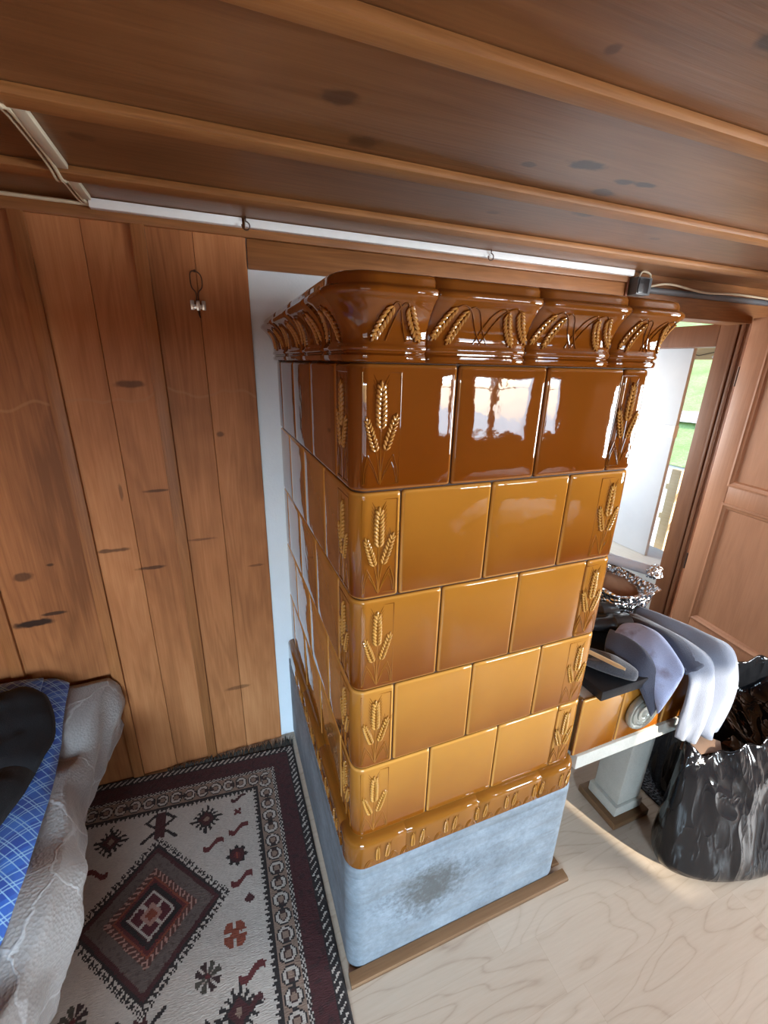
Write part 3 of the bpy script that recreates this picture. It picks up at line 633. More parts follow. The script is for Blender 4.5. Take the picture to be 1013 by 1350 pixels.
rl = thing('foil_roll', 'pale roll of foil lying across the back of the tray', 'roll')
bm.free(); bm = bmesh.new(); tube(bm, [(1.13, .52, ZT + .150), (1.19, .40, ZT + .149), (1.245, .285, ZT + .148)], .020, 16); obj('roll_body', bm, plain('pale_blue_card', (0.62, 0.67, 0.78), 0.35), rl)
bm = bmesh.new(); ellip(bm, (1.250, .274, ZT + .147), (.030, .024, .027), None, 20, 12)
for v_ in bm.verts: v_.co += Vector((nz(v_.co.x * 70, v_.co.y * 70, v_.co.z * 70), nz(v_.co.y * 70, 5, v_.co.z * 70), nz(7, v_.co.x * 70, v_.co.z * 70))) * .012
obj('crumpled_end', bm, M_foil, rl, angle=15)
binos = thing('binoculars', 'black binoculars lying beside the foil tray on the bench', 'binoculars', (.945, .215, ZT + .050), math.radians(-14))
def bino_barrel(y0):
    Mx = lambda q: Vector((q.z, y0 + q.x, q.y))
    bm = bmesh.new(); lathe(bm, [(.016, -.085), (.020, -.080), (.021, -.055), (.017, -.050), (.022, -.03), (.024, .0), (.028, .012), (.034, .018), (.034, .075), (.031, .078), (.029, .070)], 28, Mx)
    bmesh.ops.recalc_face_normals(bm, faces=bm.faces[:]); return obj('barrel', bm, M_black, binos)
bino_barrel(.036); bino_barrel(-.036)
bm = bmesh.new(); tube(bm, [(-.03, 0, .004), (.03, 0, .004)], .011, 14); tube(bm, [(.0, -.03, .002), (0, .03, .002)], .008, 10); obj('bridge', bm, M_black, binos)
bm = bmesh.new(); tube(bm, catmull([(.05, .03, .0), (.085, -.02, -.025), (.10, -.05, -.033), (.13, -.03, -.034)], 5), .004, 6); obj('strap', bm, M_black, binos)
def cloth(name, base, var, scale=500, sheen=0.3, blotch=None):
    k = N(name); v = k.coord(); a = k.noise(v, 9, 5, 0.6); b = k.noise(v, scale, 2, 0.7)
    c = k.mix(b, base, var); c = k.mix(k.math('MULTIPLY', a, 0.35), c, tuple(x * 0.55 for x in base))
    if blotch: c = k.mix(k.ramp(k.noise(v, 16, 3), [(0.52, (0, 0, 0)), (0.68, (1, 1, 1))]), c, blotch)
    k.col(c); k.set(rough=0.95, sheen=sheen); k.nrm(k.bump(k.math('ADD', b, k.math('MULTIPLY', a, 0.8)), 0.4, 0.004)); return k.m
M_felt = cloth('charcoal_felt', (0.026, 0.029, 0.038), (0.10, 0.108, 0.135), 260)
M_denimd = cloth('dark_blue_cloth', (0.028, 0.034, 0.062), (0.075, 0.085, 0.13), 420)
M_sleeve = cloth('blue_grey_cloth', (0.30, 0.36, 0.58), (0.44, 0.50, 0.72), 420, 0.3, (0.20, 0.19, 0.27))
M_trouser = cloth('slate_blue_cloth', (0.16, 0.19, 0.26), (0.26, 0.29, 0.37), 420)
# felt slipper: sole + hollow upper
sl = thing('felt_slipper', 'charcoal felt slipper at the front corner of the stone top', 'slipper', (.800, .060, ZT), math.radians(-56))
bm = bmesh.new(); secs = []
for i in range(15):
    t = i / 14; x = -.105 + .20 * t; w = .040 * (math.sin(PI * min(1, max(.04, t * .96 + .02))) ** .42) * (1.0 + .12 * t); hgt = .050 if t < .5 else .050 - .020 * ((t - .5) / .5) ** 1.6
    secs.append([Vector((x, w * math.cos(a), .002 + (hgt * .5) * (1 + math.sin(a)))) for a in [2 * PI * q / 16 for q in range(16)]])
loft(bm, secs)
for v_ in bm.verts:      # the foot opening is pressed in
    if v_.co.z > .03 and -.10 < v_.co.x < .015: v_.co.z -= .030 * max(0, 1 - (abs(v_.co.y) / .033) ** 2) * max(0, math.sin(PI * (v_.co.x + .10) / .115)) 
    v_.co += Vector((0, 0, .002 * nz(v_.co.x * 50, v_.co.y * 50, 1)))
subsurf(obj('upper', bm, M_felt, sl, angle=0), 1)
bm = bmesh.new(); box(bm, -.085, .0, -.024, .024, .021, .026, .004); obj('insole', bm, M_black, sl)
st = thing('wooden_spoon', 'pale wooden stick lying over the felt slipper', 'stick')
bm = bmesh.new(); a_, b_ = Vector((.740, .125, ZT + .058)), Vector((.800, -.012, ZT + .052)); d = (b_ - a_).normalized(); sd = d.cross(Vector((0, 0, 1))).normalized()
secs = []
for i in range(9):
    t = i / 8; c_ = a_.lerp(b_, t); w = .0095 * (1 if t < .85 else math.sqrt(max(0.02, 1 - ((t - .85) / .16) ** 2)))
    secs.append([c_ + sd * w * math.cos(q) + Vector((0, 0, .004 * math.sin(q))) for q in [2 * PI * j_ / 10 for j_ in range(10)]])
loft(bm, secs); obj('shaft', bm, M_pale, st)
def garment_tube(bm, secs, wob=.004, seed=0.0):
    """each section: (centre, half-width vector, half-thickness vector)"""
    out = []
    for i, (c, w, t) in enumerate(secs):
        c, w, t = Vector(c), Vector(w), Vector(t); ring = []
        for q in range(20):
            a = 2 * PI * q / 20; ca, sa = math.cos(a), math.sin(a)
            p = c + w * math.copysign(abs(ca) ** .8, ca) + t * math.copysign(abs(sa) ** .8, sa)
            p += t.normalized() * wob * (nz(p.x * 26 + seed, p.y * 26, p.z * 26) + .7 * nz(q * 1.1 + seed, i * .16, seed))
            ring.append(p)
        out.append(ring)
    return loft(bm, out)
def dense(secs, n=4):
    cs = catmull([s[0] for s in secs], n); ws = catmull([s[1] for s in secs], n); ts = catmull([s[2] for s in secs], n)
    return list(zip(cs, ws, ts))
jk = thing('folded_sweater', 'blue grey sweater with one sleeve hanging off the bench front', 'sweater')
bm = bmesh.new()
garment_tube(bm, dense([((.925, .125, ZT + .046), (.056, .020, .010), (0, .010, .018)), ((.938, .085, ZT + .052), (.052, .024, .030), (-.008, .006, .022)), ((.951, .020, ZT + .040), (.044, .016, .050), (-.014, -.008, .014)), ((.957, -.045, ZT - .022), (.040, .004, .062), (-.008, -.010, .004)), ((.961, -.052, ZT - .050), (.040, .002, .062), (-.006, -.009, .003))]), .005, 1.3)
subsurf(obj('sleeve', bm, M_sleeve, jk, angle=0), 1)
bm = bmesh.new()
garment_tube(bm, dense([((.884, .125, ZT + .032), (.040, .028, .014), (0, .008, .018)), ((.893, .08, ZT + .034), (.034, .026, .024), (-.006, .002, .020)), ((.905, .010, ZT + .012), (.024, .014, .045), (-.016, -.010, .008)), ((.930, -.034, ZT - .062), (.022, .006, .050), (-.014, -.008, .004)), ((.944, -.040, ZT - .092), (.028, .004, .036), (-.010, -.008, .003))]), .004, 4.1)
subsurf(obj('sleeve_underside', bm, M_denimd, jk, angle=0), 1)
tr = thing('trousers', 'slate blue trousers with both legs drooping over the bench corner', 'trousers')
def drape(rows, ns, nt, th, amp, seed, nfold=3.0):
    """rows of lateral control points -> smooth sheet with lengthwise folds"""
    lat = [catmull(r_, ns) for r_ in rows]; cols_ = list(zip(*lat)); grid = [catmull(c_, nt) for c_ in cols_]     # grid[lateral][along]
    bm = bmesh.new(); V = []
    for i, c_ in enumerate(grid):
        u = i / (len(grid) - 1); r_ = []
        for j_, p in enumerate(c_):
            t = j_ / (len(c_) - 1)
            d = Vector((0, -1, 0)) * min(1, max(0, t - .25) * 2.2) + Vector((0, 0, 1)) * max(0, 1 - t * 1.6)
            f = amp * (.35 + t) * (math.sin(u * 2 * PI * nfold + seed + 1.2 * nz(t * 2, seed, 1)) * .6 + .8 * nz(u * 6, t * 4, seed)) * math.sin(PI * min(1, max(0, u * 1.0))) ** .4
            r_.append(bm.verts.new(p + d * f))
        V.append(r_)
    for i in range(len(V) - 1):
        for j_ in range(len(V[0]) - 1): bm.faces.new((V[i][j_], V[i + 1][j_], V[i + 1][j_ + 1], V[i][j_ + 1]))
    return bm
def drape_obj(name, bm, mat, parent, th=.007):
    o = obj(name, bm, mat, parent, angle=0); m_ = o.modifiers.new('thickness', 'SOLIDIFY'); m_.thickness = th; m_.offset = 0; return o
near = [[(1.030, .185, .768), (1.050, .195, .792), (1.085, .190, .790)], [(1.012, .095, .766), (1.045, .105, .806), (1.100, .110, .790)], [(1.015, .005, .764), (1.062, .010, .804), (1.128, .020, .776)],
        [(1.028, -.048, .738), (1.080, -.060, .768), (1.142, -.040, .748)], [(1.036, -.054, .660), (1.085, -.086, .672), (1.148, -.056, .660)], [(1.044, -.050, .570), (1.090, -.082, .566), (1.150, -.058, .566)], [(1.058, -.046, .490), (1.095, -.074, .478), (1.140, -.056, .476)]]
drape_obj('trouser_leg', drape(near, 7, 6, .007, .010, 1.0, 1.6), M_trouser, tr)
far = [[(1.075, .200, .782), (1.110, .205, .806), (1.150, .195, .766)], [(1.092, .120, .784), (1.140, .130, .806), (1.188, .135, .764)], [(1.122, .035, .772), (1.175, .045, .800), (1.238, .055, .762)],
       [(1.136, -.030, .752), (1.195, -.045, .780), (1.268, -.015, .752)], [(1.140, -.052, .670), (1.205, -.080, .690), (1.282, -.046, .670)], [(1.148, -.052, .570), (1.210, -.078, .575), (1.280, -.054, .570)], [(1.158, -.050, .472), (1.205, -.072, .452), (1.262, -.054, .455)]]
drape_obj('trouser_leg', drape(far, 7, 6, .007, .010, 4.0, 1.6), M_trouser, tr)
dk = [[(1.000, .165, .770), (1.025, .175, .800), (1.050, .170, .798)], [(1.000, .090, .768), (1.022, .098, .812), (1.052, .100, .812)], [(1.006, .010, .766), (1.030, .015, .806), (1.070, .018, .808)], [(1.022, -.045, .738), (1.038, -.055, .752), (1.072, -.058, .768)]]
drape_obj('waistband', drape(dk, 5, 6, .007, .004, 9.0, 1.0), M_denimd, tr)
# ================================================================== BIN BAG
k = N('black_bin_bag'); v = k.coord(); a = k.noise(k.coord(scale=(4, 4, 1.6), rot=(.5, .7, .3)), 1.0, 2, 0.4, 1.2); b = k.noise(k.coord(scale=(22, 22, 4), rot=(.2, -.6, .3)), 1.0, 2, 0.45, 0.5)
k.set(color=(0.006, 0.0065, 0.008), rough=0.11, spec=0.36)
def crease(f, p): return k.math('POWER', k.math('SUBTRACT', 1.0, k.math('ABSOLUTE', k.math('SUBTRACT', k.math('MULTIPLY', f, 2.0), 1.0))), p)
k.nrm(k.bump(k.math('ADD', k.math('MULTIPLY', crease(a, 6.0), 0.9), k.math('ADD', k.math('MULTIPLY', crease(b, 9.0), 0.10), k.math('MULTIPLY', a, 0.9))), 0.30, 0.05)); M_bag = k.m
bag = thing('bin_bag', 'large open black plastic bin bag on the floor at the bench end', 'bag', (1.40, .0, 0))
foot = [(-.30, -.045), (-.365, -.125), (-.30, -.205), (-.16, -.265), (.0, -.285), (.16, -.270), (.30, -.20), (.38, -.06), (.38, .08), (.28, .20), (.12, .24), (-.03, .20), (-.12, .08), (-.145, -.030)]
foot = [Vector((x, y, 0)) for x, y in foot]
def closed_cat(P_, sub=7):
    n = len(P_); out = []
    for i in range(n):
        p0, p1, p2, p3 = P_[i - 1], P_[i], P_[(i + 1) % n], P_[(i + 2) % n]
        for s in range(sub):
            t = s / sub; out.append(0.5 * ((2 * p1) + (p2 - p0) * t + (2 * p0 - 5 * p1 + 4 * p2 - p3) * t * t + (3 * p1 - p0 - 3 * p2 + p3) * t ** 3))
    return out
fr = closed_cat(foot); nF = len(fr); ctr = Vector((.05, -.03, 0)); secs = []
def rimz(p): return .490 - .010 * max(0, min(1, (-.20 - p.x) / .12)) + .02 * max(-1, min(1, (p.x + .02) / .3)) + .05 * max(-.6, min(1, (p.y + .12) / .18)) + .10 * math.exp(-(((p.x + .06) / .13) ** 2 + ((p.y - .10) / .16) ** 2))
levels = [(0.0, .86), (.02, .955), (.06, 1.0), (.13, 1.02), (.22, 1.01), (.34, .99), (.48, .97), (.62, .955), (.75, .95), (.86, .935), (.94, .91), (1.0, .88), (1.015, .84), (.98, .80), (.90, .76), (.78, .70), (.70, .50)]
for li, (t, s_) in enumerate(levels):
    ring = []
    for i, p in enumerate(fr):
        q = ctr + (p - ctr) * s_; q.y = -.045 + (q.y + .045) * (1 - .50 * min(1, t) ** 1.6); top = rimz(p); z = t * top
        ang_ = math.atan2(p.y, p.x); amp = .013 * min(1, t * 5)
        # pulled folds: sharp ridges running down from the neck
        rd = abs(nz(ang_ * 2.6 + z * 4.2, z * 2.0, 3.0)) * 3 - .6; r2 = abs(nz(ang_ * 5.3 - z * 5.5, z * 3.0, 8.0)) * 2.6 - .5
        dirv = (p - ctr).normalized(); q = q - dirv * (amp * rd + amp * .5 * r2)
        if q.x + 1.40 < 1.255: q.y = min(q.y, -.026)      # the bag leans on the bench front
        z += (.030 * nz(ang_ * 4.0, 2.0, t * 3) if t > .8 else 0)
        if t == 0: z = .0015
        q.z = z; ring.append(q)
    secs.append(ring)
bm = bmesh.new(); loft(bm, secs); bg_o = obj('bag_skin', bm, M_bag, bag, angle=0); subsurf(bg_o, 1)
bm = bmesh.new(); cp = [Vector(q) for q in ((1.082, -.058, .440), (1.115, -.088, .432), (1.215, -.108, .426), (1.246, -.082, .432), (1.205, -.045, .440), (1.150, -.062, .438), (1.118, -.040, .442))]
f_ = bm.faces.new([bm.verts.new(q) for q in cp]); ex = bmesh.ops.extrude_face_region(bm, geom=[f_]); bmesh.ops.translate(bm, vec=(0, 0, .003), verts=[v_ for v_ in ex['geom'] if isinstance(v_, bmesh.types.BMVert)])
bmesh.ops.recalc_face_normals(bm, faces=bm.faces[:])
tag(obj('cardboard_scrap', bm, plain('brown_card', (0.19, 0.112, 0.070), 0.8), None, smooth=False), 'torn brown cardboard scrap in the mouth of the bin bag', 'cardboard')
# ================================================================== RUG
def srgb(r, g, b): return tuple((c / 255 / 12.92 if c / 255 < .04045 else ((c / 255 + .055) / 1.055) ** 2.4) for c in (r, g, b))
CREAM, BEIGE, BLACK, MAROON, DRED, RUST, GREY, PINK, OLIVE = srgb(214, 204, 194), srgb(158, 132, 116), srgb(30, 24, 26), srgb(74, 22, 28), srgb(104, 32, 34), srgb(150, 72, 48), srgb(112, 98, 92), srgb(196, 150, 138), srgb(74, 70, 60)
RX0, RX1, RV0, RV1 = -1.046, -.034, -.80, .790; CELL = .0042
def blobS(dx, dy, w, h):     # S hook
    x, y = dx / w, dy / h
    if abs(x) > 1 or abs(y) > 1: return False
    return abs(y - .62 * math.sin(x * 2.6)) < .42 and not (abs(x) < .18 and abs(y) > .8)
MOT = [('hd', -.386, .569, .050), ('ros', -.289, .403, .037), ('S', -.271, .614, .028), ('S', -.278, .494, .034), ('S', -.363, .467, .034), ('S', -.277, .324, .034), ('dot', -.260, .260, .016), ('fl', -.307, .182, .034), ('S', -.266, .078, .036), ('ros2', -.381, .110, .036), ('hd', -.305, .010, .055), ('sx', -.277, .559, .014), ('S', -.30, -.10, .034), ('fl', -.36, -.22, .034), ('ros', -.27, -.30, .037), ('S', -.40, -.07, .03)]
MOT = [(k_, x, y + .09 * (x + .034), s_) for k_, x, y, s_ in MOT]
def rugcol(x, v):
    d = min(x - RX0, RX1 - x); e = min(RV1 - v, v - RV0); m_ = min(d, e); along = v if d < e else x
    if m_ < .034:
        if m_ < .006: return BLACK
        ph = (along * (1 if d < e else 1) + m_ * 1.0) / .021
        return CREAM if (ph % 1.0) < .36 and .010 < m_ < .028 else BLACK
    if m_ < .094: return MAROON if nz(x * 60, v * 60) > -.25 else srgb(58, 18, 24)
    if m_ < .106: return CREAM if ((along + m_ * 1.6) / .014) % 1.0 < .42 else BLACK
    if m_ < .164:
        p = .047; a_ = ((along / p) % 1.0 - .5) * p; b_ = m_ - .135; flip = 1 if int(math.floor(along / p)) % 2 else -1
        r_ = math.hypot(a_ / .019, b_ / .022)
        if .62 < r_ < .98 and not (abs(b_) < .008 and a_ * flip > 0): return CREAM
        if .98 <= r_ < 1.18 or (.45 < r_ <= .62) or (abs(b_) < .008 and 0 < a_ * flip < .021 and r_ > .5): return BLACK if r_ > .9 else srgb(60, 34, 32)
        return BEIGE
    if m_ < .172: return BLACK
    if m_ < .186: return BLACK if abs(((along / .015) % 1.0) - .5) * 2 > (m_ - .172) / .014 else CREAM
    cx = -.540; dx = x - cx; k_ = round((v - .274) / .60); cy = .274 + .60 * k_; dy = v - cy
    r_ = abs(dx) / .195 + abs(dy) / .207; t = (dx / .195 - dy / .207) * (1 if dx * dy >= 0 else 1); t2 = (dx / .195 + dy / .207)
    al = t if dx * dy > 0 else t2
    if r_ < .09: return RUST
    if r_ < .16: return PINK
    if r_ < .29: return srgb(92, 20, 36) if abs(abs(dx) / .195 - abs(dy) / .207) > .035 else CREAM
    if r_ < .335: return CREAM
    if r_ < .44: return BLACK if r_ > .36 else srgb(70, 24, 28)
    if r_ < .50: return DRED
    if r_ < .54: return RUST
    if r_ < .66:
        return PINK if (al * 9 + (r_ - .54) * 6) % 1.0 < .38 and r_ > .55 else srgb(96, 56, 48)
    if r_ < .90: return GREY if nz(x * 90, v * 90) > -.2 else srgb(96, 82, 78)
    if r_ < 1.0: return MAROON if r_ < .985 else BLACK
    if r_ < 1.17:
        u_ = (al * 8.5) % 1.0; w_ = (r_ - 1.0) / .17
        return BLACK if (u_ < .28 or (w_ < .22) or (u_ < .7 and .5 < w_ < .72) or (.55 < u_ < .7 and w_ > .5)) else CREAM
    ady = abs(dy)
    if abs(dx) < .010 + .010 * max(0, (ady - .23) / .05) and .20 < ady < .275: return MAROON
    if .225 < ady < .31 and abs(dx) < .058:
        q = (ady - .268) / .04; w_ = abs(dx) / .055
        if abs(w_ - abs(q) * .9 - .12) < .14 and w_ > .2: return BLACK
        if w_ < .28 and abs(q) < .9: return MAROON
    for mx in (x, 2 * cx - x):
        for (kd, px, py, s_) in MOT:
            for rep in (0, -.60):
                ux, uy = (mx - px) / s_, (v - py - rep) / s_
                if abs(ux) > 1.25 or abs(uy) > 1.25: continue
                l1 = abs(ux) + abs(uy)
                if kd == 'hd':
                    if l1 < .22: return BEIGE
                    if l1 < .55: return MAROON
                    if l1 < .72: return BLACK
                    if l1 < 1.15 and (math.atan2(uy, ux) * 14 / (2 * PI)) % 1.0 < .5: return BLACK
                elif kd in ('ros', 'ros2'):
                    l2 = math.hypot(ux, uy)
                    if kd == 'ros':
                        if l2 < .30: return DRED if abs(ux) > .08 else RUST
                        if l2 < .80 + .12 * math.cos(8 * math.atan2(uy, ux)): return BLACK if l2 > .62 else MAROON
                    else:
                        if l2 < .18: return DRED
                        if l2 < .95 and abs(math.sin(4 * math.atan2(uy, ux))) > .5: return OLIVE if ux * uy > 0 else srgb(52, 24, 26)
                        if l2 < .5: return srgb(176, 160, 150)
                elif kd == 'S':
                    if blobS(ux, uy, 1.0, .62): return DRED if s_ > .033 else MAROON
                elif kd == 'dot':
                    if l1 < .95: return MAROON
                elif kd == 'fl':
                    if (abs(ux) < .9 and abs(uy) < .9) and not (abs(ux) < .12 and abs(uy) > .35) and not (abs(uy) < .12 and abs(ux) > .35) and abs(ux) + abs(uy) < 1.45: return RUST
                elif kd == 'sx':
                    if abs(abs(ux) - abs(uy)) < .45 and l1 < 1.6: return DRED
    return CREAM
rug = thing('patterned_rug', 'cream and maroon oriental rug with dark border and fringe', 'rug')
nxr, nyr = int((RX1 - RX0) / CELL), int((RV1 - RV0) / CELL)
me = bpy.data.meshes.new('pile'); vs, fs, cols = [], [], []
for i in range(nxr + 1):
    x = RX0 + (RX1 - RX0) * i / nxr
    for q in range(nyr + 1):
        v_ = RV0 + (RV1 - RV0) * q / nyr; edge = min(i, q, nxr - i, nyr - q)
        vs.append((x, v_ - .09 * (x + .034), (.001 if edge == 0 else .0095) + (.0010 * nz(x * 120, v_ * 60) if edge else 0)))
for i in range(nxr):
    for q in range(nyr):
        a_ = i * (nyr + 1) + q; fs.append((a_, a_ + nyr + 1, a_ + nyr + 2, a_ + 1))
        x = RX0 + (RX1 - RX0) * (i + .5) / nxr; v_ = RV0 + (RV1 - RV0) * (q + .5) / nyr
        cols.append(rugcol(x + .0016 * nz(x * 90, v_ * 90, 5), v_ + .0016 * nz(x * 90, v_ * 90, 9)))
me.from_pydata(vs, [], fs); at = me.color_attributes.new('yarn', 'FLOAT_COLOR', 'CORNER')
buf = []
for c_ in cols: buf += [c_[0], c_[1], c_[2], 1.0] * 4
at.data.foreach_set('color', buf)
k = N('wool_pile'); ca = k.n('VertexColor', layer_name='yarn'); v = k.coord(); a = k.noise(k.coord(scale=(90, 420, 90)), 1.0, 3, 0.6); b = k.noise(v, 30, 4)
k.col(k.mix(k.math('MULTIPLY', k.math('ADD', a, k.math('MULTIPLY', b, .4)), 0.46), ca.outputs['Color'], (0.03, 0.022, 0.02))); k.set(rough=1.0, sheen=0.15); k.nrm(k.bump(a, 0.9, 0.004))
me.materials.append(k.m); pile = bpy.data.objects.new('pile', me); COL.objects.link(pile); pile.parent = rug
for p in me.polygons: p.use_smooth = True
bm = bmesh.new(); rr = random.Random(3)
for i in range(330):
    x = RX0 + (RX1 - RX0) * (i + rr.random()) / 330; y = RV1 - .09 * (x + .034) - .002; y2 = min(YB - .025, y + .030 + .030 * rr.random()); lift = .004 + .012 * rr.random()
    dx = .022 * (rr.random() - .3)
    if y2 > y + .004: tube(bm, [(x, y, .004), (x + dx * .5, (y + y2) / 2, .004 + lift), (x + dx, y2, .003 + lift * rr.random() * (1.6 if y2 > YB - .03 else .4))], [.0022, .0019, .0008], 4)
fr_o = obj('fringe', bm, plain('dark_fringe', (0.045, 0.040, 0.034), 0.95), rug); fr_o['kind'] = 'stuff'
# ================================================================== BED
bed = thing('bed', 'low bed under the pale cover beside the pine wall', 'bed', (0, 0, 0))
bm = bmesh.new(); box(bm, -1.75, -.80, -1.45, .80, .10, .26, .01); obj('bed_frame', bm, M_jamb, bed)
for (x, y) in ((-.84, .72), (-.84, -1.38), (-1.70, .72), (-1.70, -1.38)):
    bm = bmesh.new(); box(bm, x - .03, x + .03, y - .03, y + .03, .013, .0995, .004); obj('leg', bm, M_jamb, bed)
bm = bmesh.new(); box(bm, -1.74, -.80, -1.44, .80, .262, .40, .03, 3); obj('mattress', bm, plain('ticking', (0.55, 0.53, 0.50), 0.9), bed)
k = N('quilted_cover'); v = k.coord(); n1 = k.noise(v, 22, 3, .5); n2 = k.noise(v, 3.2, 4, .55, .6)
vo = k.n('TexVoronoi', feature='DISTANCE_TO_EDGE'); vo.inputs['Scale'].default_value = 5.0; ad = k.n('VectorMath', operation='ADD'); nn = k.n('TexNoise'); nn.inputs['Scale'].default_value = 16; k.l(v, nn.inputs['Vector'])
sc_ = k.n('VectorMath', operation='SCALE'); k.l(nn.outputs['Color'], sc_.inputs[0]); sc_.inputs['Scale'].default_value = .055; k.l(v, ad.inputs[0]); k.l(sc_.outputs[0], ad.inputs[1]); k.l(ad.outputs[0], vo.inputs['Vector'])
line = k.ramp(vo.outputs['Distance'], [(0.008, (1, 1, 1)), (0.020, (0, 0, 0))])
vb = k.n('TexVoronoi'); vb.inputs['Scale'].default_value = 150; k.l(v, vb.inputs['Vector'])
base = k.mix(n2, (0.24, 0.230, 0.226), (0.345, 0.338, 0.340)); k.col(k.mix(k.math('MULTIPLY', line, .6), base, (0.48, 0.50, 0.53))); k.set(rough=0.75, sheen=0.3)
k.nrm(k.bump(k.math('ADD', k.math('MULTIPLY', vb.outputs['Distance'], .6), k.math('MULTIPLY', line, .5)), 0.55, 0.004)); M_cover = k.m
def cover_pt(u, y):
    """u: 0 at the wall side of the bed ... 1 along the top edge, up to 2 hanging to the hem"""
    edge = -.655 + .012 * math.sin(y * 9) + .03 * nz(y * 3.2, 1.0)
    zt = .470 + .05 * max(0, (y - .45) / .4) + .012 * nz(y * 5, u * 3, 2)
    for (yc, dz, w) in ((.56, -.030, .05), (.30, -.022, .07), (.02, -.03, .07)): zt += dz * math.exp(-((y - yc + (1 - u) * .12) / w) ** 2) * (1 if u > .6 else .5)
    if u <= 1: return Vector((-1.75 + (edge - .03 + 1.75) * u, y, zt + .014 * nz(u * 5, y * 4, 4)))
    t = u - 1; bulge = math.sin(min(1, t * 1.15) * PI * .75)
    fold = .024 * nz(y * 7 + t * 2.5, t * 2, 6) + .014 * nz(y * 15, t * 3, 9)
    return Vector((edge - .03 + .045 * bulge + fold * min(1, t * 2) - .02 * t, y - .03 * t * math.sin(y * 5), zt + .004 - (zt - .275) * (t ** 1.15)))
bm = bmesh.new(); G = []
us = [i / 14 for i in range(15)] + [1 + i / 16 for i in range(1, 17)]; yy = [-1.42 + 2.245 * i / 110 for i in range(111)]
for u in us: G.append([bm.verts.new(cover_pt(u, y)) for y in yy])
for i in range(len(us) - 1):
    for q in range(110): bm.faces.new((G[i][q], G[i + 1][q], G[i + 1][q + 1], G[i][q + 1]))
cv_o = obj('bed_cover', bm, M_cover, None, angle=0); sm = cv_o.modifiers.new('thickness', 'SOLIDIFY'); sm.thickness = .012; sm.offset = -1
tag(cv_o, 'off white patterned bed cover hanging over the bed edge', 'bed cover')
k = N('blue_plaid'); v = k.coord(rot=(0, 0, .72)); xyz = k.sep(v); c = (0.012, 0.075, 0.42)
def stripe(ax, per, w, off=0.0):
    f = k.math('ABSOLUTE', k.math('SUBTRACT', k.math('FRACT', k.math('ADD', k.math('DIVIDE', xyz[ax], per), off)), 0.5)); return k.math('LESS_THAN', f, w)
cc = k.mix(k.math('MULTIPLY', k.math('ADD', stripe(0, .075, .2), stripe(1, .075, .2)), .30), (0.014, 0.085, 0.50), (0.045, 0.25, 0.88))
for ax in (0, 1):
    for off in (0, .14, .5): cc = k.mix(k.math('MULTIPLY', stripe(ax, .046, .026, off), .75), cc, (0.34, 0.64, 0.95))
k.col(cc); k.set(rough=0.7, sheen=.3); k.nrm(k.bump(k.noise(v, 400, 2), .2, .002)); M_plaid = k.m
def sheet(name, pts_fn, nu, nv, mat, label, cat, th=.006):
    bm = bmesh.new(); G = [[bm.verts.new(pts_fn(i / nu, q / nv)) for q in range(nv + 1)] for i in range(nu + 1)]
    for i in range(nu):
        for q in range(nv): bm.faces.new((G[i][q], G[i + 1][q], G[i + 1][q + 1], G[i][q + 1]))
    o = obj(name, bm, mat, None, angle=0); s = o.modifiers.new('thickness', 'SOLIDIFY'); s.thickness = th; s.offset = -1; return tag(o, label, cat)
def plaid_pt(a, b):
    y = -.20 + 1.03 * b; xe = -.775 + .055 * math.sin((1 - b) * 2.4) - .10 * max(0, .28 - b); x = -1.55 + (xe + 1.55) * a
    z = max(cover_pt(min(1, (x + 1.75) / 1.06), y).z, .47) + .030 + .012 * b + .010 * nz(x * 6, y * 6, 1)
    if a > .93: z -= .030 * ((a - .93) / .07) ** 2
    return Vector((x, y, z))
sheet('plaid_blanket', plaid_pt, 44, 60, M_plaid, 'bright blue plaid cloth spread on the pale bed cover', 'blanket')
def plaid2_pt(a, b):
    p = plaid_pt(.55 + .37 * a, .62 + .36 * b); p.z += .022 + .010 * math.sin(a * PI); return p
sheet('plaid_fold', plaid2_pt, 20, 20, M_plaid, 'folded back layer of blue plaid cloth by the pine wall', 'blanket', .010)
def black_pt(a, b):
    t = 2 * PI * a; r_ = b; cx, cy = -1.02, .46
    ex = .245 + .02 * math.sin(3 * t) + .02 * nz(math.cos(t) * 2, math.sin(t) * 2, 4); ey = .33 + .03 * nz(math.cos(t) * 2, math.sin(t) * 2, 8)
    c_, s_ = math.cos(t), math.sin(t); e_ = .65
    x = cx + ex * r_ * math.copysign(abs(c_) ** e_, c_); y = cy + ey * r_ * math.copysign(abs(s_) ** e_, s_)
    base = plaid_pt(max(0, min(1, (x + 1.55) / .8)), max(0, min(1, (y + .20) / 1.03))).z
    return Vector((x, y, base + .012 + .050 * math.sqrt(max(0, 1 - r_ ** 2.6)) + (.022 * nz(x * 8, y * 8, 3) + .026 * abs(nz(x * 15 + y * 6, y * 12, 5)) + .010 * nz(x * 34, y * 28, 6)) * (1 - r_ * .6) + (.03 if y > .66 else 0) * (1 - r_)))
sheet('black_fleece', black_pt, 90, 34, cloth('black_fleece', (0.004, 0.0045, 0.007), (0.012, 0.013, 0.018), 300, .03), 'crumpled black fleece lying on the blue plaid cloth', 'garment', .008)
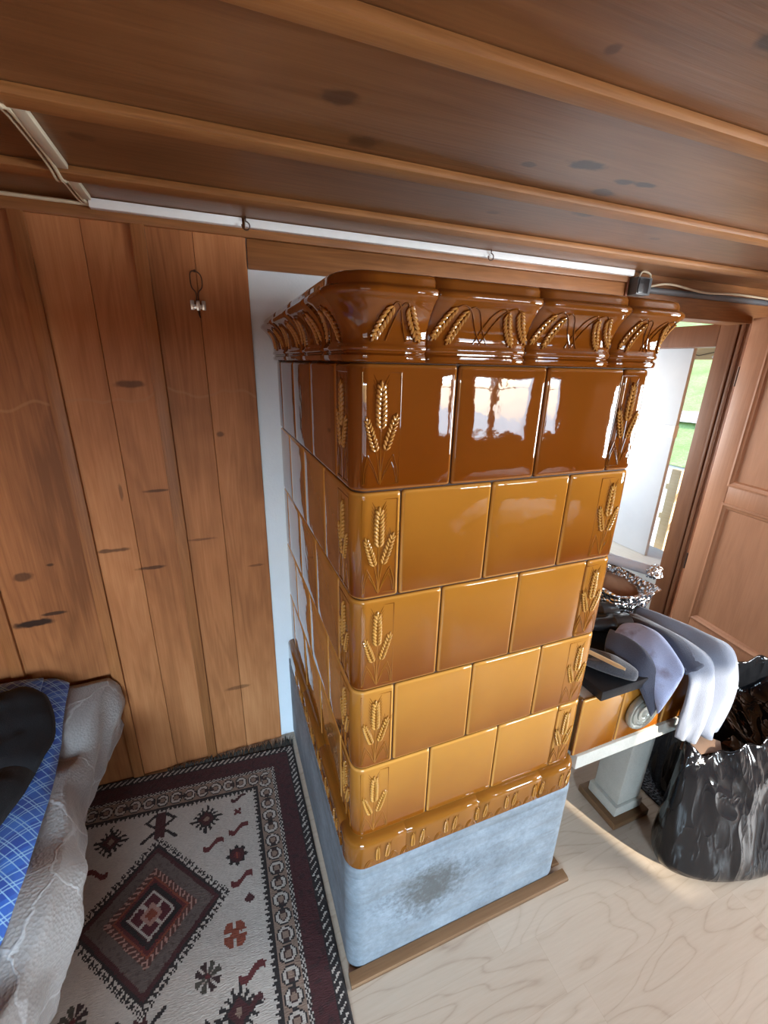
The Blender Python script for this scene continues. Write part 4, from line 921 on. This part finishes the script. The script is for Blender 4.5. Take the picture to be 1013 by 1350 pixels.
# ================================================================== CEILING AND WALL FITTINGS
def conduit(x0, x1, label):
    bm = bmesh.new(); box(bm, x0, x1, YB - .041, YB - .0195, 1.966, 1.9885, .0025); return tag(obj('cable_conduit', bm, M_white), label, 'conduit', 'white conduits under the ceiling')
conduit(-.466, -.082, 'short white cable conduit at the ceiling above the pine boards'); conduit(-.074, 1.49, 'long white cable conduit at the ceiling above the tiled stove')
bm = bmesh.new(); pts = [(-.486, y, ZC - .024) for y in (-.9, -.55)] + [(-.486, -.52, ZC - .022), (-.486, -.45, ZC - .008), (-.486, -.12, ZC - .008), (-.484, -.05, ZC - .023), (-.482, .02, ZC - .008), (-.482, .25, ZC - .010), (-.482, .31, ZC - .024), (-.480, .37, ZC - .010), (-.480, .57, ZC - .010), (-.478, .635, ZC - .024), (-.477, .69, ZC - .010), (-.476, .80, ZC - .010), (-.470, .835, ZC - .012)]
cab = thing('ceiling_cable', 'beige cable crossing the ceiling battens to the wall', 'cable')
tube(bm, catmull(pts, 4), .0042, 8); tube(bm, [Vector(p) + Vector((-.010, 0, 0)) for p in catmull(pts, 4)], .0034, 8); obj('wire', bm, M_cable, cab)
for (y0, y1) in ((.350, .600), (.675, .805)):
    bm = bmesh.new(); box(bm, -.477, -.455, y0, y1, ZC - .013, ZC - .0006, .003); obj('trunking', bm, M_trunk, cab)
bm = bmesh.new(); tube(bm, [(-2.2, YB - .026, 1.976), (-1.2, YB - .026, 1.977), (-.468, YB - .026, 1.976)], .0045, 8); tag(obj('wall_cable', bm, M_cable), 'beige cable running left along the wall top to the white conduit', 'cable')
def cup_hook(x, y, z, label, up=1):
    bm = bmesh.new(); pts = [(0, 0, .0)] + [(0, 0, -.012)] + [(.0 + .011 * math.sin(a), 0, -.023 + .011 * math.cos(a)) for a in [i * PI / 7 for i in range(0, 12)]]
    tube(bm, [(x + p[0], y + p[1], z + p[2]) for p in pts], .0018, 8); return tag(obj('cup_hook', bm, M_iron), label, 'hook', 'cup hooks under the ceiling')
cup_hook(.772, YB - .050, ZC - .0005, 'dark cup hook screwed under the ceiling above the stove'); cup_hook(-.073, YB - .050, ZC - .0005, 'dark cup hook at the joint between the two white conduits')
bm = bmesh.new(); box(bm, -.0752, -.0705, YB - .012, YB - .006, 1.862, 1.945)
bm.free()
jb = thing('junction_box', 'small dark junction box at the conduit end above the stove', 'junction box', (1.548, YB - .022, 1.93))
bm = bmesh.new(); box(bm, -.042, .040, -.030, .0215, -.034, .034, .004); obj('box_body', bm, M_grey, jb)
bm = bmesh.new(); box(bm, -.038, .020, -.034, -.0305, -.028, .028, .003); obj('box_lid', bm, M_black, jb)
bm = bmesh.new(); tube(bm, catmull([(-.02, -.01, .034), (-.01, -.015, .056), (.03, -.018, .050), (.05, -.012, .026), (.055, -.010, .0)], 5), .004, 8); obj('cable_loop', bm, M_cable, jb)
bm = bmesh.new(); tube(bm, [(1.60, YB - .014, 1.925), (2.0, YB - .014, 1.925), (3.3, YB - .014, 1.925)], .013, 12); tag(obj('conduit_pipe', bm, M_grey), 'dark grey pipe under the ceiling right of the junction box', 'pipe')
bm = bmesh.new(); tube(bm, catmull([(1.60, YB - .032, 1.935), (1.72, YB - .034, 1.952), (1.95, YB - .034, 1.935), (2.2, YB - .034, 1.943), (2.6, YB - .034, 1.935)], 6), .0045, 8); tag(obj('loose_wire', bm, M_cable), 'loose cream wire running along the dark grey pipe', 'wire')
# clip hanger on the pine wall
hg = thing('clip_hanger', 'wire loop with metal clip hanging on the pine wall', 'hanger', (-.226, YB - .012, 0))
bm = bmesh.new(); tube(bm, catmull([(.003, 0, 1.762), (.004, -.002, 1.785), (.016, -.003, 1.80), (.017, -.003, 1.825), (.010, -.003, 1.838), (-.006, -.003, 1.842), (-.014, -.003, 1.832), (-.013, -.003, 1.80), (-.003, -.002, 1.785), (-.003, 0, 1.762)], 5), .0017, 8); obj('wire_loop', bm, M_iron, hg)
bm = bmesh.new()
for x in (-.016, 0, .016): box(bm, x - .0055, x + .0055, -.008 + abs(x) * .2, -.003, 1.735 + abs(x) * .1, 1.763, .002)
box(bm, -.02, .02, -.004, .002, 1.740, 1.752, .001); obj('clip', bm, M_steel, hg)
bm = bmesh.new(); tube(bm, [(0, -.003, 1.735), (.001, -.008, 1.722), (.003, -.004, 1.716)], .0022, 8); obj('hook_end', bm, M_iron, hg)
bm = bmesh.new(); ellip(bm, (-.226, YB - .012, 1.843), (.004, .007, .004), None, 8, 6); tag(obj('nail', bm, M_iron), 'nail in the pine wall carrying the clip hanger', 'nail')
# ================================================================== BEHIND THE CAMERA (seen mirrored in the glaze)
k = N('red_curtain'); v = k.coord(); a = k.noise(v, 60, 3); k.col(k.mix(a, (0.42, 0.035, 0.05), (0.60, 0.16, 0.16))); k.set(rough=0.9); M_cur = k.m
for (x0, x1, lab) in ((1.80, 1.965, 'red curtain strip at the left side of the sunny window'), (2.97, 3.14, 'red curtain strip at the right side of the sunny window')):
    bm = bmesh.new(); secs = [[Vector((x0 + (x1 - x0) * i / 24, RYF + .035 + .016 * math.sin(i * 1.3 + z), z)) for i in range(25)] for z in [.55 + 1.28 * q / 10 for q in range(11)]]
    loft(bm, secs, closed=False); o = obj('curtain', bm, M_cur, None, angle=0); s = o.modifiers.new('thickness', 'SOLIDIFY'); s.thickness = .004; tag(o, lab, 'curtain', 'red curtains')

seat = thing('window_seat', 'plain wooden seat below the sunny window', 'seat', (2.15, -2.10, 0))
bm = bmesh.new(); box(bm, -.70, .70, -.25, .25, .36, .40, .006); obj('seat_board', bm, M_door, seat)
for (x, y) in ((-.64, -.2), (-.64, .2), (.64, -.2), (.64, .2)):
    bm = bmesh.new(); box(bm, x - .025, x + .025, y - .025, y + .025, .0005, .3595, .004); obj('leg', bm, M_door, seat)
bm = bmesh.new(); ellip(bm, (2.12, -2.08, .482), (.56, .24, .078), None, 36, 20)
for v_ in bm.verts: v_.co += Vector((0, 0, .035 * nz(v_.co.x * 5, v_.co.y * 7, 3) * (v_.co.z > .48))); v_.co.z = max(v_.co.z, .402)
tag(obj('white_pillow', bm, plain('white_linen', (0.80, 0.79, 0.76), 0.9), None, angle=0), 'crumpled white pillow on the seat below the sunny window', 'pillow')
